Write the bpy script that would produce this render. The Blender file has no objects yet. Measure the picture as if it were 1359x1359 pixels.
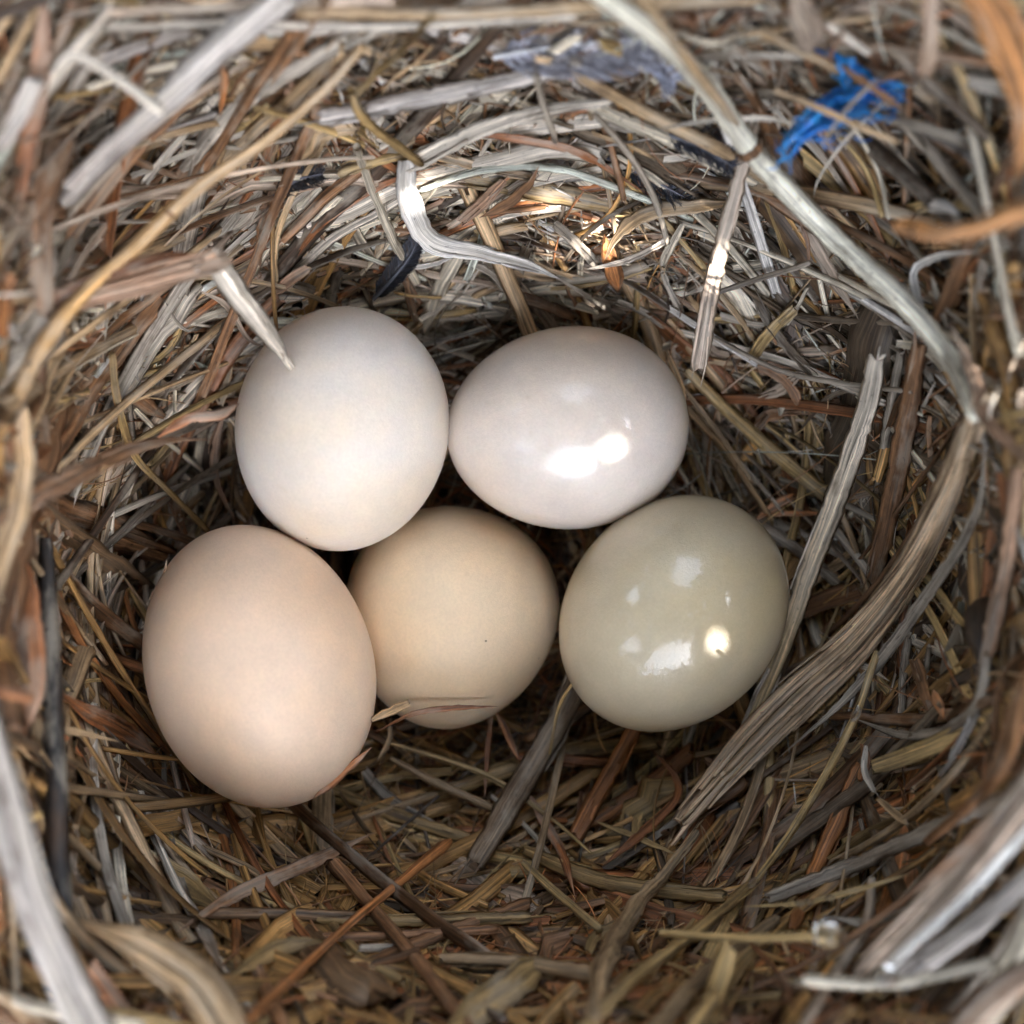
import bpy, math, random
import numpy as np
from mathutils import Vector, Matrix
random.seed(7); rng = np.random.default_rng(7)

# ------------------------------------------------------------------ camera, world, sun, exposure
# one unit is about one centimetre; the eggs' equators lie near z = 0 and the camera looks down into the nest
SC = bpy.context.scene
SC.unit_settings.system = 'METRIC'; SC.unit_settings.scale_length = 0.01
COL = bpy.data.collections.new('nest_scene'); SC.collection.children.link(COL)
D = 13.0
cam = bpy.data.cameras.new('camera'); cam_o = bpy.data.objects.new('camera', cam); COL.objects.link(cam_o)
cam.sensor_width = 36; cam.lens = 36 * D / 13.59
cam.clip_start = 0.1; cam.clip_end = 2000
cam_o.location = (0.0, 0.0, D); SC.camera = cam_o
cam.dof.use_dof = True; cam.dof.focus_distance = 12.6; cam.dof.aperture_fstop = cam.lens * 1e-3 / 0.28

SUN_DIR = Vector((0.56, -0.42, 0.71)).normalized()      # towards the sun
wd = bpy.data.worlds.new('World'); SC.world = wd; wd.use_nodes = True
wn = wd.node_tree.nodes; wl = wd.node_tree.links; wn.clear()
wo = wn.new('ShaderNodeOutputWorld'); bg = wn.new('ShaderNodeBackground'); sky = wn.new('ShaderNodeTexSky')
sky.sky_type = 'NISHITA'; sky.sun_disc = False
sky.sun_elevation = math.asin(SUN_DIR.z); sky.sun_rotation = math.atan2(SUN_DIR.x, SUN_DIR.y)
sky.dust_density = 2.0
bg.inputs['Strength'].default_value = 0.15
hs = wn.new('ShaderNodeHueSaturation'); hs.inputs['Saturation'].default_value = .41          # sky colour desaturated for a neutral white balance
wl.new(sky.outputs[0], hs.inputs['Color']); wl.new(hs.outputs[0], bg.inputs[0]); wl.new(bg.outputs[0], wo.inputs[0])
sun = bpy.data.lights.new('sun', 'SUN'); sun.energy = 2.2; sun.angle = math.radians(0.53); sun.color = (1.0, 0.96, 0.91)
sun_o = bpy.data.objects.new('sun', sun); COL.objects.link(sun_o)
sun_o.rotation_euler = SUN_DIR.to_track_quat('Z', 'Y').to_euler()
SC.view_settings.view_transform = 'Standard'; SC.view_settings.look = 'None'
SC.view_settings.exposure = 3.78; SC.view_settings.gamma = 1.0; SC.view_settings.use_curve_mapping = False

# ------------------------------------------------------------------ the bowl of the nest
CX, CY = 630.0, 760.0                                    # centre of the cup, in picture units (100 to a centimetre)
def bowl(px, py):
    """height of the nest lining at a line of sight (picture units at z = 0)"""
    px = np.asarray(px, float); py = np.asarray(py, float)
    dx = px - CX; dy = py - CY
    r = np.hypot(dx, dy) + 1e-6
    c = dx / r; s = dy / r
    rx = np.where(dx > 0, 470., 430.); ry = np.where(dy > 0, 330., 330.)
    r0 = 1 / np.sqrt((c / rx) ** 2 + (s / ry) ** 2)
    bx = np.where(dx > 0, 1359 - CX, CX); by = np.where(dy > 0, 1359 - CY, CY)
    r1 = np.minimum(bx / np.maximum(np.abs(c), 1e-4), by / np.maximum(np.abs(s), 1e-4))
    zt = np.where(dy < 0, 3.5, 2.7)
    zx = np.where(dx > 0, 3.1, 3.3)
    ztop = zt * s * s + zx * c * c + 0.8 * np.abs(c * s) * 2
    t = (r - r0) / (r1 - r0)
    inner = -1.75 - 1.1 * np.clip(1 - r / r0, 0, 1)
    tt = np.clip(t, 0, 1.0)
    z = np.where(t < 0, inner, -1.75 + (ztop + 1.75) * (0.75 * tt + 0.25 * tt * tt))
    over = np.clip(t - 1.0, 0, 3)
    z = z + 1.1 * (1 - np.exp(-over * 1.6)) - 1.2 * np.clip(over - 1.0, 0, 3) ** 1.5
    return z
def at(px, py, z):
    k = (D - z) / D
    return np.stack([(px - 680) / 100 * k, (680 - py) / 100 * k, z + 0 * px], -1)

# ------------------------------------------------------------------ materials
def nodes_of(name):
    m = bpy.data.materials.new(name); m.use_nodes = True
    nt = m.node_tree; nt.nodes.clear()
    out = nt.nodes.new('ShaderNodeOutputMaterial'); b = nt.nodes.new('ShaderNodeBsdfPrincipled')
    nt.links.new(b.outputs[0], out.inputs[0])
    return m, nt, b
def N(nt, t, **kw):
    n = nt.nodes.new(t)
    for k, v in kw.items():
        if k in n.inputs: n.inputs[k].default_value = v
        else: setattr(n, k, v)
    return n
def ramp(nt, src, stops):
    r = nt.nodes.new('ShaderNodeValToRGB'); e = r.color_ramp.elements
    while len(e) < len(stops): e.new(0.5)
    for q, (p, c) in zip(e, stops):
        q.position = p; q.color = (c, c, c, 1) if not hasattr(c, '__len__') else (*c, 1)
    nt.links.new(src, r.inputs[0]); return r.outputs[0]
def mixc(nt, fac, a, b, mode='MIX'):
    m = nt.nodes.new('ShaderNodeMix'); m.data_type = 'RGBA'; m.blend_type = mode
    for sock, v in ((m.inputs[0], fac), (m.inputs[6], a), (m.inputs[7], b)):
        if hasattr(v, 'is_output'): nt.links.new(v, sock)
        elif sock == m.inputs[0]: sock.default_value = v
        else: sock.default_value = (*v, 1)
    return m.outputs[2]

def straw_material(name, speck=0.5, grain=1.0, bump=0.35, rough=0.42, bleach=0.6, spec=0.5):
    """dry plant fibre: streaks run along each strand (UV v), tint comes from the strand's own colour"""
    m, nt, b = nodes_of(name)
    uv = N(nt, 'ShaderNodeUVMap', uv_map='UVMap')
    tint = N(nt, 'ShaderNodeVertexColor', layer_name='tint')
    def noise(sx, sy, detail, rgh=0.6):
        mp = N(nt, 'ShaderNodeMapping'); mp.inputs['Scale'].default_value = (sx, sy, 1)
        nt.links.new(uv.outputs[0], mp.inputs[0])
        n = N(nt, 'ShaderNodeTexNoise', Scale=1.0, Detail=detail, Roughness=rgh); nt.links.new(mp.outputs[0], n.inputs['Vector'])
        return n.outputs['Fac']
    s1 = noise(24 * grain, 0.45, 4); s2 = noise(85 * grain, 1.2, 3); bl = noise(2.5, 0.9, 4, .65); sp = noise(22, 9, 2, .5); fl = noise(9, 3.2, 5, .7)
    c = mixc(nt, 1.0, tint.outputs[0], ramp(nt, s1, [(.33, .22), (.46, .8), (.54, 1.1), (.66, 1.75)]), 'MULTIPLY')
    c = mixc(nt, .9, c, ramp(nt, s2, [(.3, .45), (.5, 1.0), (.7, 1.4)]), 'MULTIPLY')
    ln = noise(34 * grain, .35, 1, .4)                       # hairline dark grooves between the fibres
    c = mixc(nt, ramp(nt, ln, [(.485, 0.0), (.5, .7), (.515, 0.0)]), c, (.05, .03, .02))
    c = mixc(nt, .6, c, ramp(nt, fl, [(.3, .6), (.55, 1.05), (.75, 1.3)]), 'MULTIPLY')
    grey = mixc(nt, .6, c, (.58, .51, .41))
    f = ramp(nt, bl, [(.48, 0.0), (.60, bleach)])
    c = mixc(nt, f, c, grey)
    f2 = ramp(nt, bl, [(.32, .7), (.45, 0.0)])
    c = mixc(nt, f2, c, (.075, .04, .02))
    f3 = ramp(nt, sp, [(.66, 0.0), (.71, speck)])
    c = mixc(nt, f3, c, (.03, .02, .015))
    nt.links.new(c, b.inputs['Base Color'])
    b.inputs['Roughness'].default_value = rough; b.inputs['Specular IOR Level'].default_value = spec
    nt.links.new(ramp(nt, fl, [(.3, rough + .2), (.7, rough - .08)]), b.inputs['Roughness'])
    bp = N(nt, 'ShaderNodeBump', Strength=bump, Distance=0.02)
    mx = N(nt, 'ShaderNodeMath', operation='ADD'); nt.links.new(s1, mx.inputs[0]); nt.links.new(s2, mx.inputs[1])
    mx2 = N(nt, 'ShaderNodeMath', operation='ADD'); nt.links.new(mx.outputs[0], mx2.inputs[0]); nt.links.new(fl, mx2.inputs[1])
    nt.links.new(mx2.outputs[0], bp.inputs['Height']); nt.links.new(bp.outputs[0], b.inputs['Normal'])
    return m
M_STRAW = straw_material('dry_straw')
M_AMBER = straw_material('amber_straw', speck=.4, bleach=.12)  # for the lower half, whose warm light is partly in the colour
M_FIBRE = straw_material('fine_fibre', speck=.2, bleach=.2)
M_LEAF = straw_material('withered_leaf', speck=.35, grain=.7, bump=.5, rough=.5)
M_BARK = straw_material('rough_bark', speck=.9, grain=.6, bump=1.0, rough=.75, bleach=.3, spec=.2)

def egg_material(name, base, warm, rough, coat, coat_rough, sss=.25, seed=0.0, stain_shade=.5):
    m, nt, b = nodes_of(name)
    tc = N(nt, 'ShaderNodeTexCoord'); mp = N(nt, 'ShaderNodeMapping'); mp.inputs['Location'].default_value = (seed, seed * 2, 0)
    nt.links.new(tc.outputs['Object'], mp.inputs[0])
    def no(sc, det, r=.55):
        n = N(nt, 'ShaderNodeTexNoise', Scale=sc, Detail=det, Roughness=r); nt.links.new(mp.outputs[0], n.inputs['Vector']); return n.outputs['Fac']
    big = no(.55, 3); mid = no(2.2, 5); fine = no(26, 3); pore = no(60, 1)
    c = mixc(nt, ramp(nt, big, [(.42, 0.0), (.68, stain_shade)]), base, warm)  # warm patches: shell stain, partly standing in for warm shading
    c = mixc(nt, .7, c, ramp(nt, mid, [(.3, .88), (.7, 1.07)]), 'MULTIPLY')
    sm = no(6.5, 6, .7); c = mixc(nt, ramp(nt, sm, [(.60, 0.0), (.75, .28)]), c, (.45, .33, .20))     # faint dirt
    c = mixc(nt, .6, c, ramp(nt, fine, [(.35, .93), (.65, 1.04)]), 'MULTIPLY')
    v = N(nt, 'ShaderNodeTexVoronoi', Scale=1.5); nt.links.new(mp.outputs[0], v.inputs['Vector'])
    c = mixc(nt, ramp(nt, v.outputs['Distance'], [(.0, .85), (.017, .8), (.026, 0.0)]), c, (.10, .07, .05))
    nt.links.new(c, b.inputs['Base Color'])
    b.inputs['Subsurface Weight'].default_value = sss; b.inputs['Subsurface Scale'].default_value = 0.5
    b.inputs['Subsurface Radius'].default_value = (1.0, .62, .38)
    b.inputs['Coat Weight'].default_value = coat; b.inputs['Coat Roughness'].default_value = coat_rough
    b.inputs['Specular IOR Level'].default_value = .45
    nt.links.new(ramp(nt, mid, [(.3, rough - .05), (.7, rough + .08)]), b.inputs['Roughness'])
    bp = N(nt, 'ShaderNodeBump', Strength=.35, Distance=.012); nt.links.new(pore, bp.inputs['Height'])
    bp2 = N(nt, 'ShaderNodeBump', Strength=.10, Distance=.05); nt.links.new(mid, bp2.inputs['Height']); nt.links.new(bp.outputs[0], bp2.inputs['Normal'])
    nt.links.new(bp2.outputs[0], b.inputs['Normal']); bc = N(nt, 'ShaderNodeBump', Strength=.12, Distance=.06); nt.links.new(mid, bc.inputs['Height']); nt.links.new(bc.outputs[0], b.inputs['Coat Normal'])
    return m

def plain(name, col, rough=.5, spec=.5, noise=None, trans=0.0):
    m, nt, b = nodes_of(name)
    b.inputs['Base Color'].default_value = (*col, 1); b.inputs['Roughness'].default_value = rough; b.inputs['Specular IOR Level'].default_value = spec
    b.inputs['Transmission Weight'].default_value = trans
    tc = N(nt, 'ShaderNodeTexCoord'); n = N(nt, 'ShaderNodeTexNoise', Scale=noise or 4.0, Detail=5.0); nt.links.new(tc.outputs['Object'], n.inputs['Vector'])
    c = mixc(nt, 1.0, col, ramp(nt, n.outputs['Fac'], [(.3, .6), (.7, 1.35)]), 'MULTIPLY'); nt.links.new(c, b.inputs['Base Color'])
    return m

# ------------------------------------------------------------------ object helpers
def tag(o, label=None, cat=None, group=None, kind=None):
    if label: o['label'] = label
    if cat: o['category'] = cat
    if group: o['group'] = group
    if kind: o['kind'] = kind
    return o

PROFILE = {   # closed cross-sections, (across, up) in half-widths
    'flat':  [(-1, 0), (-.5, .10), (0, .13), (.5, .10), (1, 0), (.5, .02), (0, .05), (-.5, .02)],
    'cup':   [(-1, .42), (-.62, .12), (0, 0), (.62, .12), (1, .42), (.55, .24), (0, .12), (-.55, .24)],
    'half':  [(-1, -.1), (-.72, .42), (0, .66), (.72, .42), (1, -.1), (.62, .25), (0, .45), (-.62, .25)],
    'round': [(-1, 0), (-.7, .7), (0, 1), (.7, .7), (1, 0), (.7, -.7), (0, -1), (-.7, -.7)],
    'hair':  [(-1, 0), (0, 1), (1, 0), (0, -1)],
    'fold':  [(-1, .5), (-.5, .05), (0, .5), (.5, .05), (1, .5), (.5, .14), (0, .62), (-.5, .14)],
}
for k in PROFILE: PROFILE[k] = np.array(PROFILE[k], float)

class MB:
    """collects strands into one mesh"""
    def __init__(s): s.v = []; s.f = []; s.uv = []; s.c = []; s.n = 0
    def strand(s, P, W, prof, col, up=None, roll=0.0, twist=0.0, col2=None, bright=1.0, rag=0.0):
        P = np.asarray(P, float); n = len(P); pr = PROFILE[prof]; k = len(pr)
        W = np.broadcast_to(np.asarray(W, float), (n,))
        T = np.gradient(P, axis=0); T /= np.linalg.norm(T, axis=1)[:, None] + 1e-9
        if up is None:
            c = P.mean(0); up = np.array([-c[0] * .09, -c[1] * .09, 1.0])
        U = np.broadcast_to(np.asarray(up, float), (n, 3))
        S = np.cross(T, U); S /= np.linalg.norm(S, axis=1)[:, None] + 1e-9
        Nn = np.cross(S, T)
        a = roll + twist * np.linspace(0, 1, n); ca, sa = np.cos(a)[:, None], np.sin(a)[:, None]
        S2 = S * ca + Nn * sa; N2 = Nn * ca - S * sa
        prx = np.broadcast_to(pr[None, :, 0], (n, k)).copy()
        if rag:                                                  # ragged torn edges, each side on its own
            for side in (-1, 1):
                e = 1 + rag * (rng.normal(0, .28, n) - 1.6 * rng.random(n) ** 9 + .6 * wob(n, .5, 9))
                e = np.clip(e, .35, 1.3); prx = np.where(np.sign(pr[None, :, 0]) == side, prx * e[:, None], prx)
        V = P[:, None, :] + W[:, None, None] * (prx[:, :, None] * S2[:, None, :] + pr[None, :, 1:2] * N2[:, None, :])
        if rag:                                                  # splintered ends
            V[0] -= T[0] * (W[0] * rng.uniform(-.2, 1.1, k))[:, None]; V[-1] += T[-1] * (W[-1] * rng.uniform(-.2, 1.1, k))[:, None]
        i = np.arange(n - 1)[:, None] * k; j = np.arange(k)[None, :]; j2 = (j + 1) % k
        F = np.stack([i + j, i + j2, i + k + j2, i + k + j], -1).reshape(-1, 4) + s.n
        L = np.concatenate([[0], np.cumsum(np.linalg.norm(np.diff(P, axis=0), axis=1))])
        per = np.concatenate([[0], np.cumsum(np.linalg.norm(np.diff(np.vstack([pr, pr[:1]]), axis=0), axis=1))])
        wm = W.mean(); u0 = random.uniform(0, 500); v0 = random.uniform(0, 500)
        ui = per[j] * wm + u0 + 0 * i; uj = per[j + 1] * wm + u0 + 0 * i
        v1 = (L[:-1][:, None] + v0) + 0 * j; v2 = (L[1:][:, None] + v0) + 0 * j
        UV = np.stack([np.stack([ui, v1], -1), np.stack([uj, v1], -1), np.stack([uj, v2], -1), np.stack([ui, v2], -1)], 2).reshape(-1, 2)
        col = np.asarray(col, float)
        C = np.broadcast_to(col, (n, 3)) if col2 is None else col[None] + (np.asarray(col2, float) - col)[None] * np.linspace(0, 1, n)[:, None] ** 1.3
        C = np.clip(C * bright, 0, .9)
        C = np.repeat(C, k, axis=0)
        s.v.append(V.reshape(-1, 3)); s.f.append(F); s.uv.append(UV); s.c.append(C); s.n += n * k
        # end caps, as fans of quads
        if k == 8:
            for base in (s.n - n * k, s.n - k):
                q = np.array([[0, 1, 6, 7], [1, 2, 5, 6], [2, 3, 4, 5]]) + base
                if prof == 'round': q = np.array([[0, 1, 6, 7], [1, 2, 5, 6], [2, 3, 4, 5]]) + base
                s.f.append(q); s.uv.append(np.full((12, 2), u0))
        return s
    def build(s, name, mat, parent=None, smooth=True):
        V = np.concatenate(s.v); F = np.concatenate(s.f); UV = np.concatenate(s.uv); C = np.concatenate(s.c)
        me = bpy.data.meshes.new(name)
        me.vertices.add(len(V)); me.vertices.foreach_set('co', V.astype(np.float32).ravel())
        me.loops.add(F.size); me.loops.foreach_set('vertex_index', F.astype(np.int32).ravel())
        me.polygons.add(len(F)); me.polygons.foreach_set('loop_start', np.arange(0, F.size, 4, dtype=np.int32))
        me.polygons.foreach_set('use_smooth', np.full(len(F), smooth))
        me.update(calc_edges=True)
        u = me.uv_layers.new(name='UVMap'); u.data.foreach_set('uv', UV.astype(np.float32).ravel())
        a = me.color_attributes.new('tint', 'FLOAT_COLOR', 'POINT')
        a.data.foreach_set('color', np.concatenate([C, np.ones((len(C), 1))], 1).astype(np.float32).ravel())
        me.materials.append(mat)
        o = bpy.data.objects.new(name, me); COL.objects.link(o)
        if parent: o.parent = parent
        return o

def catmull(P, step):
    P = np.asarray(P, float)
    if len(P) == 2: P = np.array([P[0], P[0] * .66 + P[1] * .34, P[0] * .33 + P[1] * .67, P[1]])
    Q = np.vstack([2 * P[0] - P[1], P, 2 * P[-1] - P[-2]]); out = []
    for i in range(1, len(Q) - 2):
        n = max(2, int(np.linalg.norm((Q[i + 1] - Q[i])[:2]) / step))
        t = np.linspace(0, 1, n, endpoint=False)[:, None]
        a, b, c, d = Q[i - 1], Q[i], Q[i + 1], Q[i + 2]
        out.append(.5 * ((2 * b) + (c - a) * t + (2 * a - 5 * b + 4 * c - d) * t * t + (3 * b - a - 3 * c + d) * t ** 3))
    out.append(P[-1:]); return np.vstack(out)
def wob(n, amp, freq=6):
    x = np.linspace(0, 1, n); r = 0
    for k in range(1, freq): r = r + math.sin(random.uniform(0, 6.28)) * np.sin(x * 6.28 * k * .7 + random.uniform(0, 6.28)) / k
    return r * amp

# ------------------------------------------------------------------ colours of the dry material
C = dict(bundle=(.52, .37, .23), stub=(.58, .25, .08), whitish=(.78, .70, .57), amber=(.45, .25, .085), pale=(.64, .56, .46), white=(.70, .66, .61), cream=(.68, .59, .45), grey=(.36, .30, .235), lav=(.56, .50, .45), gold=(.54, .37, .16),
         tan=(.46, .31, .17), pink=(.38, .23, .145), brown=(.25, .125, .058), rust=(.33, .125, .045), orange=(.50, .20, .065), dark=(.07, .045, .03),
         olive=(.30, .195, .08), mint=(.60, .62, .52), black=(.022, .02, .02), wood=(.14, .10, .065), mud=(.17, .10, .05), pinkgrey=(.46, .35, .26))

# ------------------------------------------------------------------ setting: ground and the packed bed of the nest
def grid_object(name, X, Y, Z, mat):
    n, m_ = X.shape; V = np.stack([X, Y, Z], -1).reshape(-1, 3)
    i = np.arange(n - 1)[:, None] * m_; j = np.arange(m_ - 1)[None, :]
    F = np.stack([i + j, i + j + 1, i + m_ + j + 1, i + m_ + j], -1).reshape(-1, 4)
    me = bpy.data.meshes.new(name); me.from_pydata(V.tolist(), [], F.tolist()); me.materials.append(mat)
    me.polygons.foreach_set('use_smooth', np.full(len(F), True))
    o = bpy.data.objects.new(name, me); COL.objects.link(o); return o
M_SOIL = plain('dark_soil', (.05, .034, .022), .95, .1, 1.5)
M_DARK_BASE = plain('dark_nest_base', (.035, .024, .016), .95, .1, 9.0)  # base colour kept very dark so the gaps read as deep shade
gx, gy = np.meshgrid(np.linspace(-300, 300, 60), np.linspace(-300, 300, 60), indexing='ij')
tag(grid_object('ground', gx, gy, -4.5 + .25 * np.sin(gx * .2) * np.cos(gy * .17), M_SOIL), kind='structure')
A, R = np.meshgrid(np.linspace(0, 2 * math.pi, 241), np.concatenate([np.linspace(1, 900, 120), np.linspace(920, 2100, 30)]), indexing='ij')
PX = CX + R * np.cos(A); PY = CY + R * np.sin(A)
Z = bowl(PX, PY) - .95 + .10 * np.sin(PX * .06) * np.sin(PY * .05 + 1) + .06 * np.sin(PX * .021 + PY * .13)
Z = np.maximum(Z, -5.0)
W3 = at(PX, PY, Z)
tag(grid_object('nest_base', W3[..., 0], W3[..., 1], W3[..., 2], M_DARK_BASE), kind='structure')

# unseen leaf shell added to shape light, open to the sky in places
SUN_GLINTS = [((1.197, .767, 1.124), .012), ((2.376, -1.557, 1.433), .0)]
def leaf_blocker():
    r2 = np.random.default_rng(3); L = []; sd = np.array(SUN_DIR)
    gaps = [((.02, -.66, .75), 22), ((-.62, -.34, .70), 10), ((.05, .62, .78), 15), ((.75, .12, .65), 10), ((.70, .45, .55), 8), ((-.7, .35, .62), 7)]
    specks = [(at(np.array(float(a)), np.array(float(b)), np.array(c)), r_) for a, b, c, r_ in
              [(768, 288, 1.0, .05), (862, 335, .6, .12), (885, 345, .5, .06), (792, 356, .3, .04), (968, 374, .6, .09), (1005, 420, .3, .03), (918, 458, .3, .03), 
               (1000, 1340, 2.6, .25), (1137, 948, 1.55, .05), (90, 1240, 3.0, .06), (600, 262, 1.0, .0), (560, 270, 1.0, .02), (1105, 315, 2.3, .06), (1180, 395, 2.0, .04)]]
    specks += [(np.array(p), r_) for p, r_ in SUN_GLINTS]
    def leafs(P, size):
        for p in P:
            sz = size * r2.uniform(.7, 1.3)
            n_ = -p / np.linalg.norm(p) + r2.normal(0, .35, 3); n_ /= np.linalg.norm(n_); t_ = np.cross(n_, r2.normal(0, 1, 3)); t_ /= np.linalg.norm(t_); b_ = np.cross(n_, t_)
            if p @ sd > 0:                                       # would the leaf shut one of the small openings towards the sun
                shut = False
                for q, r_ in specks:
                    c = q + sd * ((p - q) @ n_ / (sd @ n_)) - p
                    if (c @ t_ / (.24 * sz + r_)) ** 2 + (c @ b_ / (.52 * sz + r_)) ** 2 < 1: shut = True; break
                if shut: continue
            L.append((p, sz, n_, t_, b_))
    d = r2.normal(0, 1, (13000, 3)); d /= np.linalg.norm(d, axis=1)[:, None]; d = d[d[:, 2] > -.05]
    keep = np.ones(len(d), bool)
    for g, deg in gaps:
        g = np.array(g) / np.linalg.norm(g); keep &= np.degrees(np.arccos(np.clip(d @ g, -1, 1))) > deg * r2.uniform(.8, 1.15, len(d))
    leafs(d[keep] * r2.uniform(36, 52, keep.sum())[:, None], 4.6)
    u = np.cross(sd, (0, 1, 0)); u /= np.linalg.norm(u); v = np.cross(sd, u)
    a = r2.uniform(0, 2 * math.pi, 12500); r = 9.5 * np.sqrt(r2.random(12500))
    leafs(sd * r2.uniform(28, 38, 12500)[:, None] + u * (r * np.cos(a))[:, None] + v * (r * np.sin(a))[:, None], 1.15)
    V = []; F = []
    for p, sz, n_, t_, b_ in L:
        k = len(V)
        for x, y, z in ((0, -.5, 0), (.22, -.2, .05), (.24, .1, .06), (0, .55, 0), (-.24, .1, .06), (-.22, -.2, .05)): V.append((p + sz * (x * t_ + y * b_ + z * n_)).tolist())
        F += [(k, k + 1, k + 2, k + 3), (k, k + 3, k + 4, k + 5)]
    me = bpy.data.meshes.new('light_shaping_leaves'); me.from_pydata(V, [], F); me.materials.append(plain('blocker_leaf', (.06, .10, .03), .5, .4, .3))
    o = bpy.data.objects.new('light_shaping_leaves', me); COL.objects.link(o); tag(o, 'unseen green leaf shell added around and above the nest to shape the light', 'light_blocker', kind='stuff')
leaf_blocker()

# ------------------------------------------------------------------ the five eggs
EGGS = [   # x, y, z, half length, half width, heading, tilt, asymmetry
    (-2.209, 1.068, 0.15, 1.603, 1.375, 79, 12, .02), (.737, 1.113, -.12, 1.615, 1.35, 4, 0, .05),
    (2.098, -1.328, .10, 1.649, 1.381, 51, 0, .02), (-.894, -1.53, -1.30, 1.616, 1.555, 80, 0, .11), (-3.22, -1.959, .40, 1.833, 1.408, -72, 0, .02)]
EGG_LABELS = ['white egg at the upper left with a bleached blade tip over its edge', 'pearly pinkish white egg with bright glints, at the upper right of the clutch',
              'glossy olive grey egg beside the long tan straw, rightmost of the clutch', 'matte tan egg sunk between the four others', 'peach coloured egg with a pointed top, largest and leftmost in the nest']
EGG_MATS = [egg_material('white_shell', (.76, .70, .64), (.68, .54, .37), .50, .08, .35, .3, 1.3, .6),
            egg_material('pearly_shell', (.77, .68, .60), (.72, .58, .44),   .34, .7, .05, .3, 4.1, .5),
            egg_material('olive_shell', (.60, .505, .345), (.53, .41, .22), .34, .9, .03, .2, 7.7, .7),
            egg_material('tan_shell', (.86, .68, .47), (.77, .55, .33), .48, .0, .3, .25, 2.9, .7),
            egg_material('peach_shell', (.80, .61, .455), (.74, .49, .295), .40, .12, .35, .3, 5.5, .6)]
def make_egg(e, mat, label):
    x, y, z, L, W, ang, tilt, asym = e
    nu, nv = 97, 128
    t = np.linspace(0, math.pi, nu)[1:-1]; ph = np.linspace(0, 2 * math.pi, nv, endpoint=False)
    T, Ph = np.meshgrid(t, ph, indexing='ij')
    r = W * np.sin(T) * (1 + asym * np.cos(T) - .5 * asym * asym)
    V = np.stack([L * np.cos(T), r * np.cos(Ph), r * np.sin(Ph)], -1).reshape(-1, 3).tolist()
    a = len(V); V += [[L, 0, 0], [-L, 0, 0]]; F = []
    for i in range(nu - 3):
        for j in range(nv): F.append((i * nv + j, (i + 1) * nv + j, (i + 1) * nv + (j + 1) % nv, i * nv + (j + 1) % nv))
    for j in range(nv): F.append((a, j, (j + 1) % nv)); F.append((a + 1, (nu - 3) * nv + (j + 1) % nv, (nu - 3) * nv + j))
    me = bpy.data.meshes.new('egg'); me.from_pydata(V, [], F); me.materials.append(mat); me.polygons.foreach_set('use_smooth', np.full(len(F), True))
    o = bpy.data.objects.new('egg', me); COL.objects.link(o)
    o.location = (x, y, z); o.rotation_euler = (0, -math.radians(tilt), math.radians(ang))
    tag(o, label, 'egg', 'clutch of eggs in the nest')
for e, m_, l in zip(EGGS, EGG_MATS, EGG_LABELS): make_egg(e, m_, l)
EG = np.array([e[:3] for e in EGGS])
def inside_egg(P, pad=.0):
    hit = np.zeros(len(P), bool)
    for x, y, z, L, W, ang, tilt, asym in EGGS:
        a, b = math.radians(ang), math.radians(tilt)
        X = np.array([math.cos(a) * math.cos(b), math.sin(a) * math.cos(b), math.sin(b)])
        d = P - np.array([x, y, z]); t = d @ X; r2 = (d ** 2).sum(1) - t * t
        hit |= (t / (L + pad)) ** 2 + r2 / (W + pad) ** 2 < 1
    return hit
def over_egg(P, pad=0.0):
    """would the point hide an egg from above, and does it stand higher than the egg's middle"""
    k = D / (D - P[:, 2]); u = P[:, 0] * k; v = P[:, 1] * k; hit = np.zeros(len(P), bool)
    for x, y, z, L, W, ang, tilt, asym in EGGS:
        q = D / (D - z); a = math.radians(ang); du = u - x * q; dv = v - y * q
        s_ = (du * math.cos(a) + dv * math.sin(a)) / (L * q + pad); t_ = (-du * math.sin(a) + dv * math.cos(a)) / (W * q + pad)
        hit |= (s_ * s_ + t_ * t_ < 1) & (P[:, 2] > z - .35)
    return hit

# ------------------------------------------------------------------ loose litter: the uncountable mass of straw, chips and hairs
def pick(w):
    ks = list(w); return C[random.choices(ks, [w[k] for k in ks])[0]]
TOP = dict(grey=1.8, pale=3.6, tan=2.8, pinkgrey=2.5, brown=4, rust=1.2, wood=1.4, cream=1.4, mint=.35, dark=2, lav=.6)  # pale upper straw; some of the brighter light there is in the colour
SIDE = dict(amber=1.6, brown=5, tan=2.6, mud=3, rust=1.8, grey=.5, wood=1.6, dark=3.5, gold=.7, pinkgrey=1.3)  # dark share raised so the gaps look deeper by colour
LOW = dict(brown=3.5, mud=2, olive=.6, rust=2.2, tan=1.6, amber=7, gold=1.8, dark=1, orange=1.0)  # golden lower straw; warm light there partly put into the colour
def zone(px, py):
    a = math.atan2(py - CY, px - CX)
    s = math.sin(a)
    if s < -.45: return TOP if random.random() < .85 else SIDE
    if s > .35: return LOW if random.random() < .85 else SIDE
    if px > CX and py < CY + 150: return SIDE if random.random() < .6 else TOP
    return SIDE
def random_point(rmax=1.35):
    while True:
        px = random.uniform(-260, 1620); py = random.uniform(-260, 1620)
        if -180 < px < 1540 and -180 < py < 1540: return px, py
        if random.random() < .35: return px, py
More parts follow.
